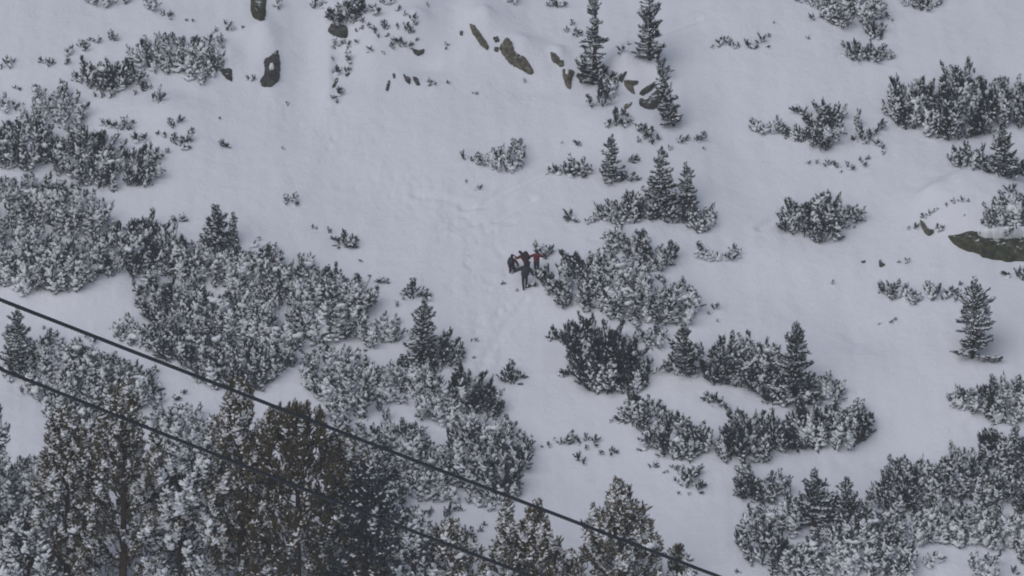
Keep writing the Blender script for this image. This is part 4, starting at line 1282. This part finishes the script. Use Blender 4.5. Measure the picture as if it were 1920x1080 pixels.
# ---- top right
pine('round snowy dwarf pine cut by the top edge at the right', '1524,-12 1640,-12 1652,24 1634,50 1600,50 1572,58 1548,42 1536,20', 38, 2, 1.3)
tips('dark twigs at the upper left of the round snowy pine', [(1500, 4, 12, -20), (1512, 6, 10, 10), (1524, 12, 10, -10), (1528, 38, 12, -30), (1536, 34, 8, 20)], 1)
tips('small dark spruce-like tuft hanging under the round snowy pine', [(1640, 72, 30, 0), (1630, 66, 18, -20), (1650, 64, 20, 15), (1636, 74, 12, -10), (1648, 74, 12, 20), (1662, 34, 10, 20), (1672, 40, 5, 0)], 1)
pine('crescent-shaped low pine beneath the round snowy one', '1574,90 1590,94 1608,82 1622,92 1636,82 1646,96 1660,96 1680,108 1660,114 1640,118 1612,116 1590,108', 22, 1, 1.7)
pine('snowy dwarf pine cut by the top edge right of the round one', '1682,-14 1768,-14 1752,14 1738,24 1708,16 1694,6', 26, 2, 1.3)
tips('thin row of twig tips on the open snow at the upper right', [(1340, 88, 6, -60), (1352, 86, 14, -10), (1366, 85, 20, 0), (1376, 90, 10, 20), (1386, 88, 8, -20), (1402, 90, 14, 10), (1412, 92, 10, 50), (1428, 80, 14, 10), (1434, 88, 8, 60), (1440, 70, 6, 20)], 1)
tips('two flat specks of twig right of the thin row', [(1512, 72, 6, 70), (1450, 44, 5, 20), (1441, 67, 5, 0)], 1)
pine('left end of the great right thicket with one sharp top', '1658,215 1664,180 1678,148 1688,170 1704,160 1722,156 1740,170 1736,232 1702,248 1668,230', 58, 1, 1.45, lean=.12)
pine('front dwarf pine low in the great right thicket', '1722,190 1745,170 1772,182 1774,262 1740,262 1716,250', 50, 1, 1.4, lean=.05)
pine('tallest dark block of stems in the great right thicket', '1768,180 1774,136 1786,128 1800,136 1820,130 1832,150 1836,192 1832,262 1792,270 1765,266', 66, 1, 1.5, lean=.05)
pine('dwarf pine right of the tallest stems in the great right thicket', '1830,180 1846,156 1866,146 1886,150 1896,200 1882,246 1832,262', 58, 1, 1.45, lean=.05)
pine('right end of the great right thicket at the picture edge', '1880,190 1894,170 1914,166 1950,170 1950,236 1900,244 1882,240', 50, 1, 1.4)
pine('small pine at the left tip of the spread-out right clump', '1408,240 1420,228 1438,232 1454,226 1466,250 1440,258 1414,248', 22, 2, 1.3)
pine('spread-out dwarf pine with a dark lower edge left of the great right thicket', '1472,258 1478,240 1500,246 1522,240 1536,232 1534,210 1550,194 1574,202 1586,226 1566,262 1556,286 1538,286 1510,272', 38, 1, 1.5)
tips('arching branch rising left out of the spread-out right pine', [(1498, 214, 16, -30), (1506, 218, 14, 0), (1514, 230, 16, -10), (1522, 240, 22, -10)], 1)
tips('thin pines at the right tip of the spread-out right clump', [(1606, 238, 30, 0), (1616, 262, 24, 0), (1606, 266, 12, -40), (1630, 262, 18, 10), (1646, 246, 22, 15), (1640, 254, 14, 0), (1648, 276, 14, 10), (1622, 270, 8, 30)], 2)
tips('string of buried tufts below the spread-out right clump', [(1516, 308, 7, -20), (1530, 308, 7, 20), (1552, 310, 11, -10), (1562, 314, 10, 20), (1570, 316, 7, 0), (1592, 318, 13, -10), (1598, 320, 8, 20), (1610, 304, 9, 20), (1620, 314, 9, 10), (1622, 300, 8, 40), (1576, 324, 5, 0), (1656, 288, 6, 0)], 2)
pine('dwarf pine under the great right thicket, left part', '1784,296 1790,280 1812,276 1830,290 1846,286 1852,322 1820,322 1786,310', 32, 1, 1.4)
spruce('small spruce under the great right thicket', 1882, 330, 84, 56, 1, 1.4)
pine('dark rim pine along the snow edge at the right under the thicket', '1846,310 1880,318 1900,300 1950,306 1950,346 1916,342 1880,334 1848,324', 30, 0, 1.4)
tips('lone dark tuft at the right edge above the boulder pine', [(1892, 360, 12, -10), (1899, 362, 14, 10)], 0)
pine('free-standing round dwarf pine with five upright tops at the right', '1468,430 1470,398 1486,396 1508,372 1518,384 1536,364 1550,374 1568,368 1578,386 1588,430 1566,452 1536,462 1510,446 1480,442', 56, 1, 1.5, lean=.2)
tips('slanting twig right of the free-standing round pine', [(1598, 416, 26, 15), (1604, 414, 30, 12), (1602, 428, 5, 0)], 2)
pine('snowy pine growing over the mossy boulder at the right edge', '1846,432 1866,398 1890,362 1906,360 1950,380 1950,452 1900,450 1868,444', 50, 2, 1.4)
tips('loose twigs on the snow cap left of the mossy boulder', [(1706, 430, 6, -20), (1716, 430, 11, 0), (1735, 408, 9, -40), (1742, 404, 8, 20), (1752, 398, 9, 30), (1774, 386, 6, 0), (1790, 380, 8, -30), (1802, 378, 8, 20), (1812, 378, 6, 40), (1755, 428, 8, 20), (1764, 434, 10, 0), (1806, 404, 4, 60), (1846, 422, 10, -20), (1856, 418, 12, 0), (1838, 440, 5, 0)], 1)
tips('dark twig cross at the right edge below the boulder', [(1896, 516, 14, -65), (1910, 522, 16, -10), (1916, 520, 16, 35), (1912, 525, 8, 60)], 0)
tips('small twig right of the pointed little stone', [(1690, 492, 6, -50), (1699, 493, 9, 20)], 1)
tips('tiny twig alone between boulder and free-standing pine', [(1566, 532, 7, -40)], 1)
pine('low pine strip leading right towards the solitary spruce, left part', '1648,552 1652,532 1670,536 1690,538 1708,552 1718,572 1700,572 1670,562', 22, 2, 1.5)
pine('low pine strip leading right towards the solitary spruce, middle part', '1712,568 1722,550 1740,534 1750,546 1762,552 1756,564 1730,568', 22, 2, 1.4)
tips('last dark tufts of the strip before the solitary spruce', [(1770, 562, 8, -30), (1780, 558, 16, -10), (1792, 554, 18, 10), (1788, 564, 8, 40), (1798, 536, 8, 10)], 1)
spruce('solitary spruce with a flat skirt on the right snowfield', 1822, 672, 140, 92, 2, 1.6, lo=.05)
tips('faint scratch of twigs left of the solitary spruce', [(1646, 608, 5, 60), (1664, 604, 8, 70), (1674, 600, 6, 60)], 2)
pine('dwarf pine at the right edge, its left pointed half', '1782,752 1788,736 1806,738 1830,722 1852,728 1856,786 1830,784 1804,772', 36, 1, 1.35)
pine('snow-laden dwarf pine at the right edge, its right half', '1852,726 1886,712 1906,716 1950,716 1950,798 1884,800 1852,788', 40, 2, 1.25)

# ---- lower right thicket
pine('front-left small clump of the lower right thicket on a snow ledge', '1380,918 1388,896 1402,890 1416,902 1440,896 1470,884 1476,930 1440,952 1396,942', 36, 1, 1.35)
spruce('ragged-topped spruce in the left of the lower right thicket', 1526, 992, 98, 78, 1, 1.4)
pine('dwarf pine left of the ragged-topped spruce', '1396,980 1410,960 1440,962 1480,930 1500,960 1500,1010 1452,1020 1400,1004', 40, 2, 1.15)
pine('dwarf pine at the bottom edge on the left of the lower right thicket', '1380,1012 1410,975 1482,1016 1502,1090 1450,1082 1400,1056', 44, 1, 1.2)
spruce('slim spruce with a long tip left of the big lower right mass', 1588, 994, 86, 56, 1, 1.5)
tips('thin curved top standing between two lower right pines', [(1616, 968, 48, 6), (1622, 980, 30, 0), (1610, 985, 26, -10), (1556, 960, 38, 0), (1550, 975, 26, 10)], 2)
pine('left peak of the big mass of the lower right thicket', '1642,960 1646,912 1668,896 1684,876 1700,858 1716,870 1742,872 1768,898 1762,962 1702,970', 48, 1, 1.3)
pine('tallest crest of the lower right thicket', '1764,900 1776,862 1790,846 1812,848 1836,860 1852,900 1842,952 1772,942', 48, 1, 1.3)
pine('upper corner pine of the lower right thicket at the right edge', '1830,850 1836,818 1862,818 1890,820 1950,824 1950,892 1882,892 1844,866', 46, 1, 1.25)
pine('dwarf pine on the right edge below the corner pine', '1850,886 1950,890 1950,972 1856,962', 46, 1, 1.25)
pine('pale dwarf pine in the middle of the lower right thicket', '1640,962 1762,962 1772,1020 1692,1032 1642,1002', 40, 2, 1.2)
pine('curl-tipped dwarf pine right of the pale one in the lower right thicket', '1758,942 1862,950 1862,1020 1782,1036 1760,1002', 42, 2, 1.2)
pine('heavily snowed dwarf pine low on the right edge', '1858,966 1950,970 1950,1042 1900,1040 1860,1030', 38, 3, 1.2)
pine('large dwarf pine along the bottom edge of the lower right thicket', '1500,1030 1552,990 1642,972 1692,1030 1742,1058 1702,1090 1500,1090', 44, 2, 1.2)
tips('curled white branch ends at the right of the bottom edge pine', [(1742, 1054, 20, 30), (1752, 1052, 16, 50), (1736, 1064, 12, 60)], 3)
pine('small snowy pine at the bottom edge near the right corner', '1818,1090 1826,1050 1846,1042 1862,1050 1872,1090', 34, 3, 1.3)
tips('bit of pine at the far right of the bottom edge snow', [(1914, 1054, 20, -10), (1922, 1060, 20, 10), (1900, 1076, 12, 0), (1388, 1074, 8, -50)], 1)

# ---- lower left band between the two cables
spruce('spruce-like upright pine at the left edge between the cables', 34, 696, 108, 62, 2, 1.5)
pine('snowy dwarf pine right of the upright one between the cables', '50,650 92,626 112,640 152,652 172,702 122,722 60,712', 42, 2, 1.15)
pine('dwarf pine at the left crossed by the lower cable', '8,684 60,700 122,720 152,782 102,802 80,762 22,724', 36, 2, 1.2)
pine('wide snowy dwarf pine between the cables sloping down right', '150,652 202,664 242,690 282,702 302,750 262,782 192,792 150,760 132,712', 42, 2, 1.2)
pine('dark low pine under the lower cable near the left', '96,790 150,752 212,790 240,830 180,850 110,830', 40, 1, 1.2)
tips('weak twigs in the snow strip beneath the upper cable', [(238, 692, 8, 60), (224, 690, 10, -10), (172, 645, 12, 30), (262, 702, 7, 60), (276, 700, 8, 40), (288, 695, 8, 60), (162, 635, 8, 0), (340, 740, 10, 30), (322, 752, 14, 60), (82, 618, 6, 0)], 2)
pine('pale dwarf pine on the snow bank right of the lower cable', '290,770 330,760 380,780 420,810 400,860 340,850 296,810', 34, 3, 1.1)
pine('dark dwarf pine in the gap between the foreground pines', '310,840 420,850 430,930 380,980 320,960', 44, 1, 1.2)
pine('snow-coated dwarf pine behind the lower cable left of the bottom middle', '612,850 660,858 730,880 762,930 742,1000 680,990 640,930', 42, 2, 1.15)
pine('snowy dwarf pine between the two cables in the lower middle', '622,806 652,856 702,884 742,896 760,932 700,930 640,880 610,830', 34, 2, 1.1)
pine('pale dwarf pine with snow pillows at the lower left edge', '18,880 60,858 100,900 118,960 60,990 10,950', 34, 3, 1.2)

# ---- pines at the foot of the picture
big_pine('dark green pine cut by the left edge at the bottom', -30, 1190, 425, 150, 'green', 1, .25, dens=1.5, shape=.6)
big_pine('slender olive pine just right of the left edge', 125, 1185, 400, 130, 'olive', 1, .2, dens=1.6, shape=.6)
big_pine('tall olive-tinged pine whose dark trunk shows, lower left', 230, 1180, 432, 200, 'olive', 1, .2, gap=.30, cap=200, dens=1.6, shape=.75)
big_pine('brown-tipped pine reaching the upper cable at the bottom left', 450, 1175, 438, 150, 'olive', 1, .2, gap=.28, cap=190, dens=1.6, shape=.7)
big_pine('darkest dense olive pine in the bottom left quarter', 556, 1190, 408, 225, 'olive', 0, .2, dens=2.3, cap=230, shape=.5)
big_pine('short brown-topped pine right of the darkest olive pine', 656, 1150, 325, 120, 'olive', 1, .2, dens=1.4, shape=.6)
big_pine('dark blue-green pine at the bottom edge right of the darkest one', 682, 1190, 300, 170, 'green', 0, .2, dens=2.0, shape=.5)
big_pine('grey snow-dusted pine filling the gap between the two lower left trunks', 335, 1175, 330, 170, 'green', 2, .2, dens=1.5, shape=.5)
big_pine('snow-dusted pine at the bottom edge below the slender olive one', 52, 1200, 250, 170, 'green', 2, .2, dens=1.5, shape=.5)
big_pine('low pale pine right of the dark blue-green one', 772, 1170, 200, 120, 'green', 2, .2, dens=1.5, shape=.6)
big_pine('open snowy pine top at the bottom edge under the lower cable', 845, 1165, 172, 120, 'olive', 1, .2, dens=1.3)
big_pine('left olive pine of the bottom middle with a thin spiky top', 950, 1170, 222, 96, 'olive', 1, .2, dens=1.2, shape=1.5)
big_pine('right neighbour of the thin spiky-topped bottom pine', 1002, 1170, 210, 136, 'olive', 1, .2, dens=1.5, shape=1.1)
big_pine('broad olive pine crossed by the upper cable at the bottom', 1160, 1190, 268, 205, 'olive', 1, .2, dens=1.7, shape=1.15)
big_pine('tip of a small pine beside the upper cable near its lower end', 1270, 1130, 92, 40, 'olive', 1, .2, dens=1.6)

tips('low green pine sprig at the feet of the people', [(993, 538, 12, 50), (988, 540, 8, 20), (972, 546, 5, -30)], 1)
tips('thin twigs standing right behind the red-jacketed person', [(1014, 478, 12, -5), (1010, 468, 12, -20), (1022, 482, 20, 5), (1028, 478, 18, 15), (1018, 486, 8, 40)], 2)
tips('green tuft on the snow left below the people', [(938, 532, 6, 60), (942, 533, 6, 30)], 0)

# ---- ropes of the cableway, well in front of the slope
rope('upper of two dark steel ropes slanting down to the right', (0, 562), (1350, 1082), 120, .036, 2)
rope('lower of two dark steel ropes slanting down to the right', (0, 692), (1000, 1082), 117, .034, 3)
